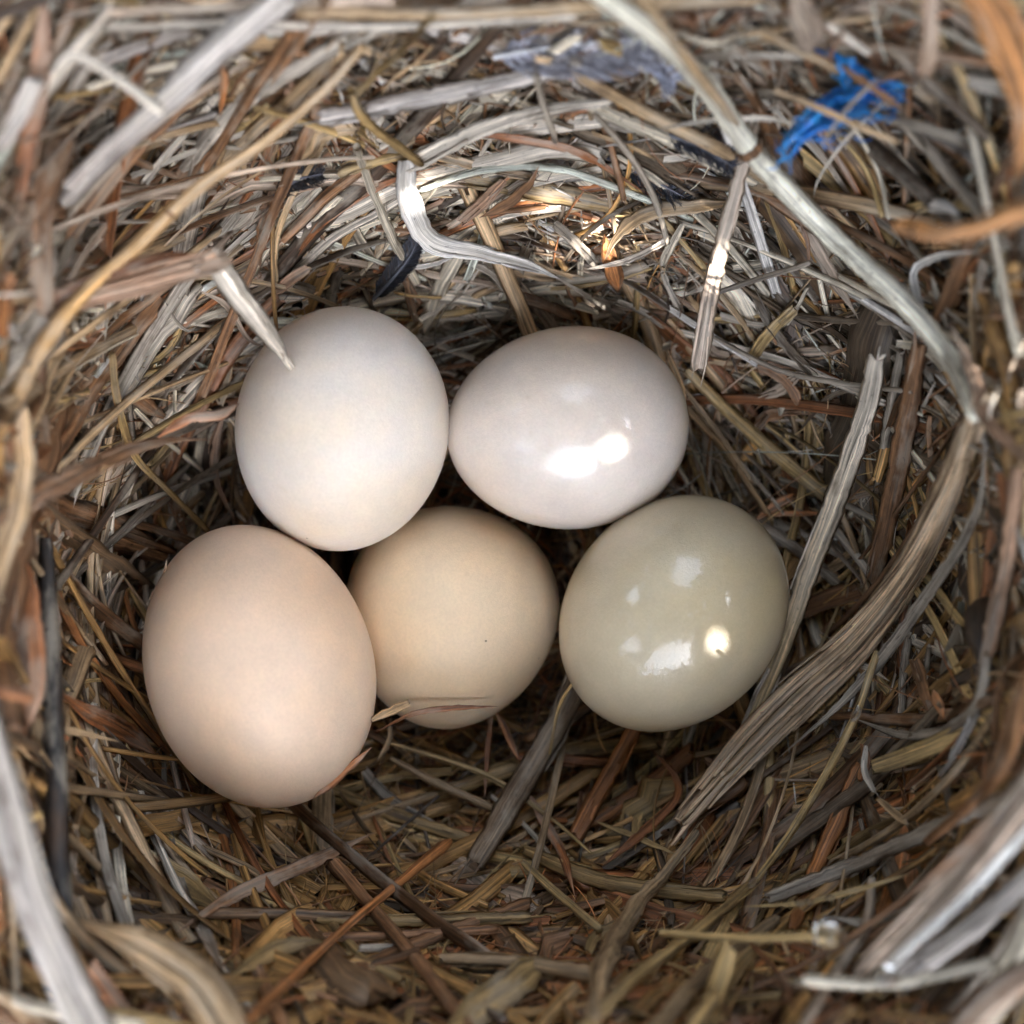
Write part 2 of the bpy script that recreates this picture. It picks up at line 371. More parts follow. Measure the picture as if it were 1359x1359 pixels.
def lay(px, py, length, off, jitter, curve, step):
    """a path that lies on the bowl, mostly along its round; length in picture units"""
    a = math.atan2((py - CY) * 1.15, px - CX) + math.pi / 2 + random.gauss(0, jitter)
    if random.random() < .5: a += math.pi
    n = max(4, int(length / step)); pts = []
    x, y = px, py; bend = random.gauss(0, curve) / n
    r = math.hypot(px - CX, py - CY); follow = length / max(r, 250) / n * random.uniform(.0, 1.0)
    cr = (x - CX) * math.sin(a) - (y - CY) * math.cos(a)
    for i in range(n):
        pts.append((x, y)); x += math.cos(a) * length / n; y += math.sin(a) * length / n
        a += bend + (follow if cr > 0 else -follow)
    q = np.array(pts); z = bowl(q[:, 0], q[:, 1])
    # strands are stiff: take a smooth line through the surface heights and never cut far below it
    t = np.linspace(-1, 1, n); co = np.polyfit(t, z, 2 if n > 4 else 1); zs = np.polyval(co, t)
    zz = np.maximum(zs, z - .25) + off + random.gauss(0, .10) * t
    return at(q[:, 0], q[:, 1], zz), q
def scatter(count, wr, lr, offr, profs, jitter, curve, step, name, label, cat, mat, bright=(.6, 1.25), region=None, low_name=None, pal=None):
    mb = MB(); lowmb = MB(); made = 0; tries = 0
    ph_ = [random.uniform(0, 6) for _ in range(4)]
    while made < count and tries < count * 6:
        tries += 1
        px, py = region() if region else random_point()
        dn = math.sin(px * .011 + ph_[0]) * math.sin(py * .013 + ph_[1]) + .6 * math.sin(px * .027 + ph_[2]) * math.sin(py * .024 + ph_[3])
        if random.random() > .75 + .55 * dn: continue            # clumps and hollows
        L = random.lognormvariate(math.log(lr), .5); w = random.lognormvariate(math.log(wr), .5)
        o = random.uniform(*offr)
        P, q = lay(px, py, L * 100, o, jitter, curve, step)
        bad = inside_egg(P, .03) | over_egg(P, -.13 if w < .03 else -.04 if w < .09 else .02)
        if bad.any():                                            # strands end where they tuck under an egg
            best = (0, 0); k0 = 0
            for k in range(len(P) + 1):
                if k == len(P) or bad[k]:
                    if k - k0 > best[1] - best[0]: best = (k0, k)
                    k0 = k + 1
            if best[1] - best[0] < 5: continue
            P = P[best[0]:best[1]]
        n = len(P); t = np.linspace(0, 1, n)
        W = w * .5 * np.clip(np.minimum(t, 1 - t) * n * .9 + (.8 if w > .05 else .35), 0, 1) * (1 + wob(n, .05))
        P = P + np.stack([wob(n, w * .25), wob(n, w * .25), wob(n, w * .35)], 1)
        zn = pal or zone(px, py); c = np.array(pick(zn))
        (lowmb if zn is LOW and low_name else mb).strand(P, W, random.choice(profs), c, roll=random.gauss(0, .45), twist=random.gauss(0, .7), bright=random.uniform(*bright), rag=.14 if w > .05 else 0)
        made += 1
    if low_name: tag(lowmb.build(low_name[0], M_AMBER), low_name[1], cat, kind='stuff')
    o = mb.build(name, mat); tag(o, label, cat, kind='stuff'); return o
scatter(2200, .15, 5.2, (-.75, -.05), ['flat', 'cup', 'half', 'half', 'fold'], .38, .22, 28, 'straw_litter', 'tangled brown and grey straw woven round the nest cup', 'straw', M_STRAW, low_name=('amber_straw_litter', 'golden brown straw woven round the lower half of the nest cup'))
scatter(2300, .065, 4.4, (-.25, .25), ['flat', 'cup', 'half', 'round'], .5, .4, 22, 'grass_litter', 'thin dry grass shreds lying across the woven straw', 'grass', M_STRAW, low_name=('amber_grass_litter', 'thin amber grass shreds across the lower half of the nest'))
scatter(5600, .015, 2.0, (-.2, .45), ['hair'], .9, 1.8, 10, 'fibre_litter', 'hair fine plant fibres tangled over the nest lining', 'fibres', M_FIBRE, (.8, 1.8))
def low_region():
    a = random.uniform(-.35, math.pi * .95); r = random.uniform(.85, 1.7)
    return CX + 30 + math.cos(a) * 430 * r, CY + math.sin(a) * 360 * r
scatter(300, .17, 3.4, (-.05, .25), ['flat', 'cup', 'half', 'half'], .6, .15, 20, 'broad_straw_litter', 'broad flat brown straw pieces strewn below the eggs', 'straw', M_AMBER, (.7, 1.2), low_region)
scatter(230, .13, 4.2, (.05, .4), ['flat', 'cup', 'half'], .45, .15, 22, 'amber_strip_litter', 'long golden brown straw sweeping below the eggs', 'straw', M_AMBER, (.8, 1.3), low_region, pal=dict(amber=6, tan=1, gold=2, rust=1, brown=1.2))
def left_region():
    a = random.uniform(math.pi * .95, math.pi * 1.4); r = random.uniform(1.0, 1.75)
    return CX + math.cos(a) * 430 * r, CY + math.sin(a) * 360 * r
scatter(130, .15, 4.6, (.1, .5), ['flat', 'cup', 'half'], .3, .15, 24, 'tan_strip_litter', 'long tan and brown blades sweeping up the left wall of the nest', 'grass', M_STRAW, (.8, 1.3), left_region, pal=dict(tan=3, brown=3, pinkgrey=2, rust=1, pale=1.5, dark=1))
def top_region():
    a = random.uniform(math.pi * 1.02, math.pi * 2.02); r = random.uniform(.9, 1.75)
    return CX + 60 + math.cos(a) * 400 * r, CY + math.sin(a) * 345 * r
scatter(330, .085, 3.4, (.0, .4), ['flat', 'cup', 'half'], .45, .25, 20, 'pale_straw_litter', 'long bleached straw across the upper wall of the nest', 'straw', M_STRAW, (.9, 1.4), top_region, pal=dict(pale=4, cream=3, white=1.5, tan=2, gold=1))
def chip_region():
    return top_region() if random.random() < .9 else random_point()
scatter(1000, .06, .95, (-.1, .38), ['flat', 'cup', 'fold', 'half'], 1.6, .3, 12, 'chip_litter', 'short shredded straw chips scattered above the eggs', 'straw chips', M_STRAW, (.7, 1.8), chip_region)

# ------------------------------------------------------------------ straws, stalks and leaves one can point to
PADZ = .28
def piece(name, cat, col, w, off, pts, label, prof='flat', taper=(1, 1), mat=None, fray=0, nodes=(), z=None, roll=0.0, twist=0.0, col2=None,
          jag=.03, group=None, up=None, bend=.05, splits=0, bright=1.0, rag=.22, strands=1):
    """a strand through picture points; off is its height above the nest lining, z (one or a list) its absolute height"""
    P = np.array([p[:2] for p in pts], float)
    if z is None:
        zz = bowl(P[:, 0], P[:, 1]); lo = zz + off
        if len(P) > 3: 
            t = np.linspace(-1, 1, len(P)); lo = .5 * lo + .5 * np.polyval(np.polyfit(t, lo, 2), t)
    else: lo = np.interp(np.linspace(0, 1, len(P)), np.linspace(0, 1, len(np.atleast_1d(z))), np.atleast_1d(z))
    lo = lo + np.array([p[2] if len(p) > 2 else 0.0 for p in pts])
    path = catmull(np.column_stack([P, lo * 100]), 8); n = len(path)
    zz = path[:, 2] / 100
    w3 = at(path[:, 0], path[:, 1], zz); k = ((D - zz) / D)
    t = np.linspace(0, 1, n)
    W = np.interp(t, np.linspace(0, 1, len(np.atleast_1d(w))), np.atleast_1d(w)) / 200 * k
    e0, e1 = taper; ln = max(n * .0 + 1, 1)
    edge = np.minimum(1, np.minimum(t / .04 + (.85 if e0 == 1 else .02), (1 - t) / .04 + (.85 if e1 == 1 else .02)))
    if e0 != 1: edge = np.minimum(edge, np.clip(t / e0, .04, 1) ** .75)
    if e1 != 1: edge = np.minimum(edge, np.clip((1 - t) / e1, .04, 1) ** .75)
    W = W * edge * (1 + wob(n, jag, 12))
    ww = W.max()
    w3 = w3 + np.stack([wob(n, bend * ww), wob(n, bend * ww), wob(n, bend * ww)], 1)
    for nd in nodes:
        W = W * (1 + .30 * np.exp(-((t - nd) / (.55 * ww / (len(path) * .08 * .9) + 1e-6) * 1.6) ** 2))
    c = np.array(C[col] if isinstance(col, str) else col) * bright; c2 = None if col2 is None else np.array(C[col2]) * bright
    rag = rag * min(1.0, .10 / ww)
    mb = MB()
    if strands == 1: mb.strand(w3, W, prof, c, roll=roll, twist=twist, col2=c2, up=up, rag=rag)
    else:                                                       # a bundle of split fibres lying side by side
        T = np.gradient(w3, axis=0); T /= np.linalg.norm(T, axis=1)[:, None]; s_ = np.cross(T, (0, 0, 1.0))
        for q in range(strands):
            o_ = (q + .5) / strands * 2 - 1 + random.uniform(-.06, .06); drift = np.linspace(0, random.uniform(-.25, .25), n)
            a_ = random.randint(0, n // 10); b_ = n - random.randint(0, n // 7)
            seg = w3 + s_ * (W * (o_ * .8 + drift))[:, None] + np.array([0, 0, 1.0]) * (W * (.5 - .5 * abs(o_) + random.uniform(-.1, .2)))[:, None]
            mb.strand(seg[a_:b_], W[a_:b_] * random.uniform(.9, 1.5) / strands * (1 + wob(b_ - a_, .06)), random.choice(['half', 'round', 'cup']), c * random.uniform(.75, 1.2), roll=random.gauss(0, .3), rag=.12)
        mb.strand(w3 - np.array([0, 0, ww * .35]), W * .8, 'half', c * .6, rag=.05)
    for nd in nodes:                                            # the dark ring of a grass node
        i = int(nd * (n - 1)); i = min(max(i, 2), n - 3)
        T = w3[i + 1] - w3[i - 1]; T /= np.linalg.norm(T); h = W[i] * .35
        q = np.array([w3[i] + T * h * s_ for s_ in (-1, -.4, .4, 1)])
        mb.strand(q, W[i] * np.array([1.0, 1.06, 1.06, 1.0]), prof, np.array(C['brown']) * .8, up=up)
    for e, sgn in ((0, 1), (n - 1, -1)):                        # frayed ends
        if n < 8: continue
        for _ in range(fray):
            i2 = e + sgn * min(n // 3, 10); T = w3[e] - w3[i2]; Ln = np.linalg.norm(T); T /= Ln + 1e-9
            s_ = np.cross(T, (0, 0, 1)); o_ = random.uniform(-.8, .8) * W[i2]
            a_ = w3[i2] + s_ * o_ + np.array([0, 0, .03]); l_ = Ln * random.uniform(.9, 1.5)
            q = np.array([a_ + T * l_ * u + s_ * o_ * u * random.uniform(.1, 1.0) + np.array([0, 0, random.uniform(-.06, .08)]) * u for u in (0, .35, .7, 1)])
            mb.strand(q, ww * random.uniform(.06, .2) * np.array([1, 1, .8, .3]), 'flat', c * random.uniform(.7, 1.2))
    for _ in range(splits):                                      # slivers peeling along the strand
        a_ = random.randint(0, max(1, n * 2 // 3)); b_ = min(n, a_ + random.randint(max(4, n // 6), max(5, n // 2)))
        if b_ - a_ < 4: continue
        seg = w3[a_:b_].copy(); m_ = len(seg); tt = np.linspace(0, 1, m_)
        T = np.gradient(seg, axis=0); T /= np.linalg.norm(T, axis=1)[:, None]; s_ = np.cross(T, (0, 0, 1.0))
        seg += s_ * (random.choice((-1, 1)) * W[a_:b_] * random.uniform(.5, 1.0) * (1 + .25 * tt))[:, None] + np.array([0, 0, 1]) * (ww * random.uniform(.05, .3) * tt)[:, None]
        mb.strand(seg, ww * random.uniform(.08, .22) * np.sin(np.pi * np.clip(tt, .08, .95)) ** .5, random.choice(['flat', 'hair', 'cup']), c * random.uniform(.65, 1.25), roll=random.gauss(0, .4))
    if mat is None and P[:, 1].min() > 940 and P[:, 0].max() < 1200 and P[:, 1].max() - P[:, 0].max() * 0 > 0 and col not in ('cream', 'lav', 'grey', 'pale', 'white', 'pinkgrey'): mat = M_AMBER
    o = mb.build(name, mat or M_STRAW)
    tag(o, label, cat, group); return o
def straw(*a, **k): k.setdefault('prof', 'half'); k.setdefault('splits', 4); k.setdefault('fray', 2); return piece('straw', 'straw', *a, **k)
def stalk(*a, **k): k.setdefault('prof', 'round'); k.setdefault('rag', .10); k.setdefault('splits', 2); return piece('grass_stalk', 'grass stalk', *a, **k)
def blade(*a, **k): k.setdefault('prof', 'cup'); k.setdefault('taper', (.3, .3)); k.setdefault('splits', 1); return piece('grass_strip', 'grass strip', *a, **k)
def leaf(*a, **k): k.setdefault('prof', 'fold'); k.setdefault('mat', M_LEAF); k.setdefault('taper', (.25, .25)); return piece('dry_leaf', 'dry leaf', *a, **k)
def twig(*a, **k): k.setdefault('rag', .1); k.setdefault('prof', 'round'); k.setdefault('mat', M_BARK); k.setdefault('jag', .16); k.setdefault('bend', .3); return piece('twig', 'twig', *a, **k)
def bark(*a, **k): k.setdefault('prof', 'flat'); k.setdefault('mat', M_BARK); k.setdefault('jag', .12); k.setdefault('splits', 5); k.setdefault('fray', 4); return piece('bark_strip', 'bark strip', *a, **k)
def chip(*a, **k): k.setdefault('prof', 'cup'); k.setdefault('fray', 2); return piece('straw_chip', 'straw chip', *a, **k)

# upper left
stalk('lav', 36, 0, [(85, 262), (150, 195), (215, 140), (300, 62), (420, -40)], 'thick bleached grey stalk out of focus across the upper left corner', z=[3.1, 4.3, 4.8], splits=6, strands=3, bright=1.15)
stalk('pale', 15, 0, [(70, 97), (97, 74), (150, 100), (215, 148)], 'pale hooked stalk tip meeting the thick bleached stalk at upper left', z=[4.6, 4.4], taper=(.2, 1))
stalk('lav', 22, 0, [(230, 110), (290, 48), (360, -30)], 'lavender grey stalk lying alongside the thick bleached stalk', z=[3.8, 4.2])
straw('pale', 13, .6, [(140, 38), (280, 32), (500, 36), (760, 22)], 'pale straw running level along the top edge of the picture')
straw('pinkgrey', 16, .5, [(150, 16), (320, 8), (520, 0)], 'pinkish straw at the very top left, above the level pale straw')
straw('tan', 18, .7, [(400, 16), (620, 18), (820, 8), (1010, -6)], 'long tan straw along the top edge over the middle')
leaf('rust', [20, 28, 20, 10], 0, [(62, -20), (55, 80), (34, 210), (18, 330)], 'reddish brown blade hanging blurred in the top left corner', z=[4.6, 3.6])
stalk('lav', 26, 0, [(-20, 215), (20, 160), (48, 108)], 'short lavender stalk at the left edge near the top', z=[4.2, 4.4])
leaf('brown', [20, 38, 36, 22], .55, [(48, 296), (110, 272), (170, 250), (218, 232)], 'broad olive brown blade under the thick bleached stalk', taper=(.3, .2), prof='cup')
leaf('mud', [30, 30, 24, 14], .4, [(-10, 400), (80, 352), (180, 312), (270, 268)], 'dark brown blade under the broad olive blade at the left', prof='cup')
stalk('amber', [26, 24, 18, 15, 13, 13, 11], 0, [(-20, 600), (50, 470), (110, 392), (180, 330), (262, 252), (350, 190), (430, 120), (482, 62)], 'long golden brown stalk rising from the left edge towards the top', nodes=(.55,), splits=6, bright=1.25, col2='tan', z=[3.9, 3.5, 3.2, 3.1, 3.2, 3.4])
leaf('pink', [20, 26, 30, 34, 30], 0, [(-20, 490), (40, 436), (110, 398), (200, 372), (296, 346)], 'curled rusty pink leaf at the left joined by the bleached tip', twist=.3, z=[3.5, 3.2, 2.95], strands=6, bright=1.45, taper=(1, 1), fray=4, splits=5)
leaf('rust', [10, 16, 18, 18, 12], 0, [(-20, 462), (50, 408), (130, 372), (210, 345), (268, 338)], 'rusty upper edge peeling from the curled rusty pink leaf', twist=.8, z=[3.55, 3.3, 3.0], taper=(1, .15), splits=3)
leaf('pale', [38, 46, 40, 26, 6], 0, [(283, 342), (312, 388), (345, 430), (372, 465), (394, 498)], 'bleached pointed blade tip reaching over the white egg', z=[2.9, 2.2, 1.27], taper=(1, .25), strands=5, splits=6, fray=3, roll=.2, bright=1.15)
leaf('pinkgrey', [14, 26, 20], 1.6, [(268, 352), (292, 330), (312, 306)], 'small ragged brown tuft on the end of the curled pink leaf', twist=1.2)
blade('tan', 9, .7, [(366, 384), (366, 325), (385, 268), (412, 222), (436, 184)], 'tan arching blade standing above the white egg', taper=(1, .3))
blade('brown', 13, .5, [(342, 372), (345, 320), (356, 270), (372, 232)], 'grey brown upright blade left of the tan arching blade')
chip('pink', 14, .75, [(366, 388), (384, 372), (408, 356)], 'short pinkish chip at the foot of the tan arching blade')
blade('rust', 10, .55, [(385, 352), (430, 295), (495, 252), (566, 222)], 'rust coloured blade slanting above the white egg')
straw('pale', 13, .45, [(380, 372), (440, 318), (500, 284), (560, 248)], 'pale split straw parallel to the rust coloured blade', splits=4)
leaf('grey', [20, 38, 20], .4, [(290, 312), (318, 284), (350, 250)], 'grey crumpled leaf scrap above the curled pink leaf')
blade('pale', 6, .8, [(218, 398), (232, 425), (250, 440), (262, 432)], 'thin pale curl below the curled pink leaf', taper=(.4, .4))
blade('pinkgrey', 8, .8, [(262, 385), (300, 405), (330, 450), (355, 462)], 'thin drooping curl beside the bleached blade tip')
stalk('gold', 8, .6, [(70, 130), (150, 120), (230, 128)], 'thin golden stalk behind the thick bleached stalk')
blade('pinkgrey', 10, .7, [(20, 190), (90, 170), (150, 140)], 'pinkish thin blade crossing the reddish brown blade')
stalk('grey', 8, .4, [(190, 180), (280, 192), (330, 195), (420, 178)], 'thin grey stalk behind the golden brown stalk')
blade('orange', 10, .5, [(290, 70), (298, 110), (292, 155)], 'small orange blade hanging below the lavender grey stalk')
leaf('cream', [16, 30, 14], .5, [(38, 345), (65, 318), (90, 295)], 'crumpled straw coloured scrap at the left edge')
leaf('pinkgrey', 30, 0, [(-20, 312), (20, 300), (45, 296)], 'blunt pinkish blade end at the left edge', z=[3.9, 3.5])
# upper middle
straw('lav', [24, 27, 25, 20], .75, [(430, 156), (540, 136), (640, 116), (770, 88)], 'broad lavender grey straw lying level above the folded pale ribbon', splits=5, fray=2)
twig('olive', [12, 14, 12], .95, [(466, 124), (500, 172), (556, 216)], 'mossy olive twig ending at the folded pale ribbon')
twig('olive', [10, 10, 8], .9, [(470, 128), (520, 80), (575, 22)], 'upper arm of dark olive twig leaning to the top edge')
straw('pale', [10, 18, 22, 22], .8, [(810, 136), (720, 148), (640, 172), (545, 218)], 'pale ribbon of straw from the right down to the fold', prof='cup')
blade('white', [24, 34, 30, 20, 16, 10], .85, [(540, 216), (543, 262), (572, 318), (640, 336), (700, 352), (744, 372)], 'whitish folded ribbon of straw bending above the gap between the upper eggs', taper=(1, .2), prof='cup', splits=4)
blade('grey', 6, .5, [(735, 366), (790, 400), (830, 428)], 'thin grey tail below the whitish folded ribbon')
straw('rust', 12, .6, [(590, 190), (680, 158), (800, 142)], 'brown edged straw under the pale ribbon')
stalk('grey', [7, 9, 9, 9], .85, [(790, 152), (835, 205), (868, 262), (886, 322)], 'grey bowed stalk bending down at the right of the ribbon')
blade('pale', 9, .8, [(888, 318), (836, 345), (778, 358)], 'pale blade joining the foot of the grey bowed stalk', taper=(1, .4))
straw('grey', 9, 1.0, [(712, 98), (722, 140), (738, 188)], 'short grey straw dropping from the broad lavender straw')
straw('mint', [9, 11, 10, 8], .6, [(560, 252), (640, 226), (740, 225), (850, 262), (918, 292)], 'pale greenish straw arching above the pearly egg', bright=1.15)
straw('olive', [18, 30, 28, 14], .35, [(620, 236), (700, 250), (780, 266), (850, 284)], 'striped grey green straw under the pale greenish straw', splits=6)
stalk('tan', [14, 18, 18, 16], .8, [(755, 92), (850, 146), (950, 196), (1020, 240)], 'tan straw slanting under the long white stalk', splits=4)
straw('cream', [18, 20, 20], .7, [(780, 138), (880, 182), (1000, 240)], 'speckled cream straw below the slanting tan straw', splits=4, mat=M_BARK)
bark('wood', [36, 44, 40], .3, [(765, 160), (880, 212), (1010, 296)], 'dark grey strip of wood under the speckled cream straw')
leaf('brown', [6, 14, 12, 5], .75, [(636, 290), (672, 272), (700, 248), (716, 220)], 'brown curled leaf sliver above the pearly egg')
chip('pink', [14, 18, 12], .6, [(614, 292), (642, 268), (668, 240)], 'reddish flaky chip left of the brown leaf sliver')
leaf('tan', [18, 20, 22, 20], .8, [(804, 346), (822, 312), (870, 282), (984, 270)], 'brown ribbon curling right under the sun flecked straw', twist=.6, prof='cup')
leaf('orange', [14, 22, 26], .65, [(802, 310), (812, 350), (822, 388)], 'orange brown torn blade below the curling brown ribbon')
straw('cream', [20, 26, 22], .35, [(612, 335), (582, 385), (562, 436)], 'glossy cream straw piece standing between the two upper eggs')
blade('rust', [6, 12, 12, 8], .65, [(600, 178), (680, 184), (770, 204), (856, 256)], 'rust brown blade across the middle of the top lining')
for i, (a, b, c_, w, l) in enumerate([
    ((590, 392), (650, 378), 'pinkgrey', 14, 'pinkish chip behind the white egg top'), ((660, 352), (735, 368), 'tan', 16, 'tan chip left of the orange brown torn blade'),
    ((690, 395), (760, 420), 'brown', 16, 'brown chip above the middle of the pearly egg'), ((760, 390), (838, 412), 'pinkgrey', 18, 'broad pinkish chip over the pearly egg top'),
    ((820, 400), (880, 432), 'pale', 10, 'pale chip above the right end of the pearly egg'), ((905, 300), (880, 352), 'cream', 12, 'cream chip beside the grey bowed stalk foot'),
    ((880, 362), (905, 415), 'pale', 9, 'pale upright sliver left of the hanging grey brown straw'), ((700, 330), (680, 400), 'wood', 16, 'dark upright chip under the whitish ribbon tail'),
    ((740, 300), (790, 350), 'grey', 14, 'grey chip under the striped grey green straw'), ((530, 290), (500, 350), 'tan', 10, 'tan sliver between white ribbon and white egg'),
    ((536, 350), (552, 425), 'brown', 12, 'brown upright sliver just above the white egg'), ((640, 310), (620, 372), 'mint', 10, 'greenish chip left of the brown leaf sliver'),
    ((570, 395), (640, 402), 'brown', 8, 'thin brown chip in the gap above both upper eggs'), ((960, 420), (1015, 432), 'grey', 10, 'grey chip right of the hanging straw end')]):
    m2 = ((a[0] + b[0]) / 2 + random.uniform(-8, 8), (a[1] + b[1]) / 2 + random.uniform(-8, 8)); chip(c_, w, .35 + .1 * (i % 3), [a, m2, b], l)
# upper right
stalk('whitish', [24, 27, 29, 29, 28, 26], 1.25, [(752, -40), (870, 48), (935, 112), (1002, 205), (1098, 308), (1200, 402), (1262, 478), (1296, 550)], 'long whitish stalk running from the top edge down the right side', nodes=(.43,), splits=5, bright=1.22)
stalk('tan', [12, 14, 12], 1.2, [(835, -30), (905, 70), (1000, 195)], 'tan stalk beside the upper end of the long whitish stalk', taper=(1, .2))
straw('pinkgrey', [18, 22, 24, 24], 0, [(1018, 122), (986, 222), (952, 352), (928, 490)], 'grey brown straw hanging over the lining right of the pearly egg', z=[2.35, 1.9, 1.3, .8], splits=3, prof='flat')
stalk('grey', [7, 8, 8], .9, [(942, 392), (1010, 370), (1074, 350)], 'thin grey bent straw crossing the hanging grey brown straw')
blade('brown', 6, .9, [(1074, 352), (1072, 320), (1060, 292)], 'short brown stub rising from the thin grey bent straw')
leaf('pinkgrey', [8, 18, 16, 5], .7, [(1045, 262), (1078, 318), (1108, 372), (1140, 425)], 'grey brown pointed leaf beneath the long whitish stalk')
bark('wood', [30, 42, 40, 26], .35, [(935, 322), (1010, 374), (1090, 420), (1168, 470)], 'thick dark grey stem lying under the hanging straw')
leaf('stub', [44, 52, 40, 24], 0, [(1285, -40), (1330, 50), (1362, 150), (1350, 240)], 'orange brown blade blurred in the top right corner', z=[5.2, 5.0], prof='cup', taper=(1, .25), splits=4)
twig('stub', [22, 26, 30], 0, [(1196, 302), (1262, 306), (1390, 272)], 'orange brown stub out of focus at the right edge', z=[4.3, 5.2], nodes=(.15,))
stalk('cream', 12, .8, [(1272, 90), (1310, 270), (1332, 380), (1352, 470)], 'pale tan upright stalk near the right edge', nodes=(.5,))
blade('white', [6, 12, 11, 10, 8], .75, [(1238, 436), (1218, 392), (1214, 358), (1250, 340), (1304, 334)], 'whitish blade bent like a hook at the right', taper=(.3, .3))
blade('grey', 8, .6, [(1258, 440), (1246, 400), (1236, 362)], 'grey blade inside the whitish hooked blade')
stalk('pink', [22, 22, 26], 0, [(1236, -30), (1234, 50), (1228, 92)], 'pinkish blurred stalk hanging from the top right edge', z=[5.0, 4.4])
blade('brown', 12, 0, [(1160, 112), (1210, 92), (1258, 78), (1290, 40)], 'brown crooked blade behind the pinkish blurred stalk', z=[3.7, 4.0])
blade('tan', 10, 0, [(1228, 88), (1218, 120), (1240, 132), (1248, 100)], 'small tan loop on the end of the pinkish stalk', z=[4.0, 3.9])
leaf('pinkgrey', [30, 42, 34], .6, [(1050, -20), (1068, 30), (1078, 70)], 'grey brown broad blade end at the top beside the blue scrap')
straw('grey', [16, 20, 16], .6, [(1180, 140), (1262, 232), (1336, 330)], 'grey straw slanting right below the blue scrap', splits=3)
blade('lav', 9, .8, [(1226, 180), (1280, 202), (1302, 240)], 'lavender sliver at the upper right below the pinkish stalk')
stalk('gold', 7, .9, [(1108, 172), (1150, 225), (1172, 288)], 'thin golden stalk under the blue scrap')
stalk('cream', 6, 1.0, [(1132, 165), (1165, 225), (1180, 290)], 'thin cream stalk just right of the thin golden stalk')
blade('pale', 7, 1.1, [(870, 172), (950, 160), (1020, 158), (1075, 170)], 'thin pale blade crossing the long whitish stalk')
blade('pale', 5, 1.3, [(1180, 130), (1120, 190), (1086, 240), (1080, 268)], 'thin pale curved fibre across the blue scrap')
straw('tan', 14, .6, [(1010, 42), (1120, 100), (1185, 160)], 'tan straw behind the upper end of the blue scrap')
stalk('grey', 12, .5, [(1110, 250), (1190, 310), (1230, 350)], 'dull grey stalk right of the long whitish stalk')
straw('brown', [14, 22, 18], .45, [(1180, 280), (1240, 380), (1262, 470)], 'brown straw between the hooked blade and the long whitish stalk')
leaf('gold', 20, 0, [(1240, -14), (1310, 2), (1390, 8)], 'yellow tan blade cut by the top right corner', z=[4.6, 4.8])
leaf('white', [14, 22, 10], .9, [(1228, 272), (1254, 276), (1274, 286)], 'small white flake left of the pale tan upright stalk')
blade('cream', [8, 14, 10], .6, [(890, 40), (950, 60), (1008, 38)], 'cream curled blade near the top, right of the feathers', twist=1.0)
straw('tan', 8, 0, [(1030, 120), (1100, 150), (1190, 190)], 'thin tan straw lying over the bright blue scrap', z=[3.6, 3.65])
blade('grey', 6, 0, [(1085, 205), (1120, 150), (1175, 96)], 'narrow grey blade rising across the bright blue scrap', z=[3.5, 3.7])
blade('brown', 9, 0, [(1112, 84), (1150, 112), (1205, 150)], 'brown blade over the upper end of the bright blue scrap', z=[3.6, 3.7])
# right side
stalk('gold', [13, 18, 19, 20], .6, [(912, 492), (965, 545), (1030, 602), (1102, 662)], 'golden stalk slanting from the pearly egg to the right', splits=3)
blade('tan', [8, 9, 6], .55, [(900, 505), (950, 570), (1006, 648)], 'thin tan blade below the slanting golden stalk')
straw('pale', [26, 30, 32, 28, 22, 18], 1.2, [(1164, 474), (1150, 545), (1108, 668), (1070, 770), (1034, 875), (994, 968)], 'long straw fading from grey to golden beside the olive egg', col2='gold', splits=3, prof='half', bright=1.2)
straw('brown', [20, 28, 28, 24], .7, [(1222, 455), (1204, 560), (1182, 670), (1160, 765)], 'brown grey straw between the fading straw and the bent bundle', splits=4)
straw('grey', [14, 18, 14], .5, [(1196, 470), (1180, 560), (1168, 640)], 'dull grey straw under the brown grey straw')
piece('bent_stalk', 'grass stalk', 'bundle', [34, 48, 52, 54, 52, 44, 30], 1.05, [(1296, 556), (1256, 665), (1208, 762), (1140, 850), (1060, 925), (985, 1000), (905, 1092)],
      'thick bent bundle of split stalk curving round the lower right', prof='half', splits=14, fray=4, bright=1.5, strands=7)
blade('grey', [6, 14, 16, 14, 6], .95, [(1308, 560), (1296, 680), (1225, 800), (1130, 920), (1030, 1010)], 'thin outer sliver following the thick bent bundle', splits=3)
leaf('pink', [14, 20, 18, 10], 1.2, [(1262, 430), (1292, 500), (1312, 560), (1372, 620)], 'brown blade crossing the lower end of the long whitish stalk', taper=(.3, .1))
blade('pale', 6, 1.3, [(1312, 560), (1318, 535), (1324, 520)], 'tiny pale prong beside the end of the long whitish stalk')
blade('gold', 10, 1.0, [(1322, 562), (1345, 552), (1380, 548)], 'golden stub at the right edge below the whitish stalk')
stalk('grey', [5, 7, 8, 7], .75, [(930, 438), (1030, 490), (1110, 508), (1210, 520)], 'thin bowed grey stalk crossing above the fading straw')
blade('wood', 8, .5, [(1062, 572), (1100, 528), (1150, 514)], 'dark bent blade under the thin bowed grey stalk')
blade('orange', [6, 8, 7], .6, [(1008, 684), (1050, 682), (1098, 682)], 'thin orange splinter right of the olive egg')
chip('orange', [6, 15, 10], .55, [(1006, 688), (1030, 672), (1052, 658)], 'orange wedge chip above the thin orange splinter')
chip('brown', [6, 14, 14], .4, [(1020, 735), (1048, 712), (1075, 690)], 'brown shred below the thin orange splinter')
stalk('tan', [9, 10, 9], .5, [(1118, 682), (1140, 740), (1158, 800)], 'tan twiglike stalk between the fading straw and the bent bundle')
straw('pink', [20, 24, 22], .7, [(1352, 625), (1334, 760), (1312, 868)], 'pinkish brown straw near the right edge', splits=3)
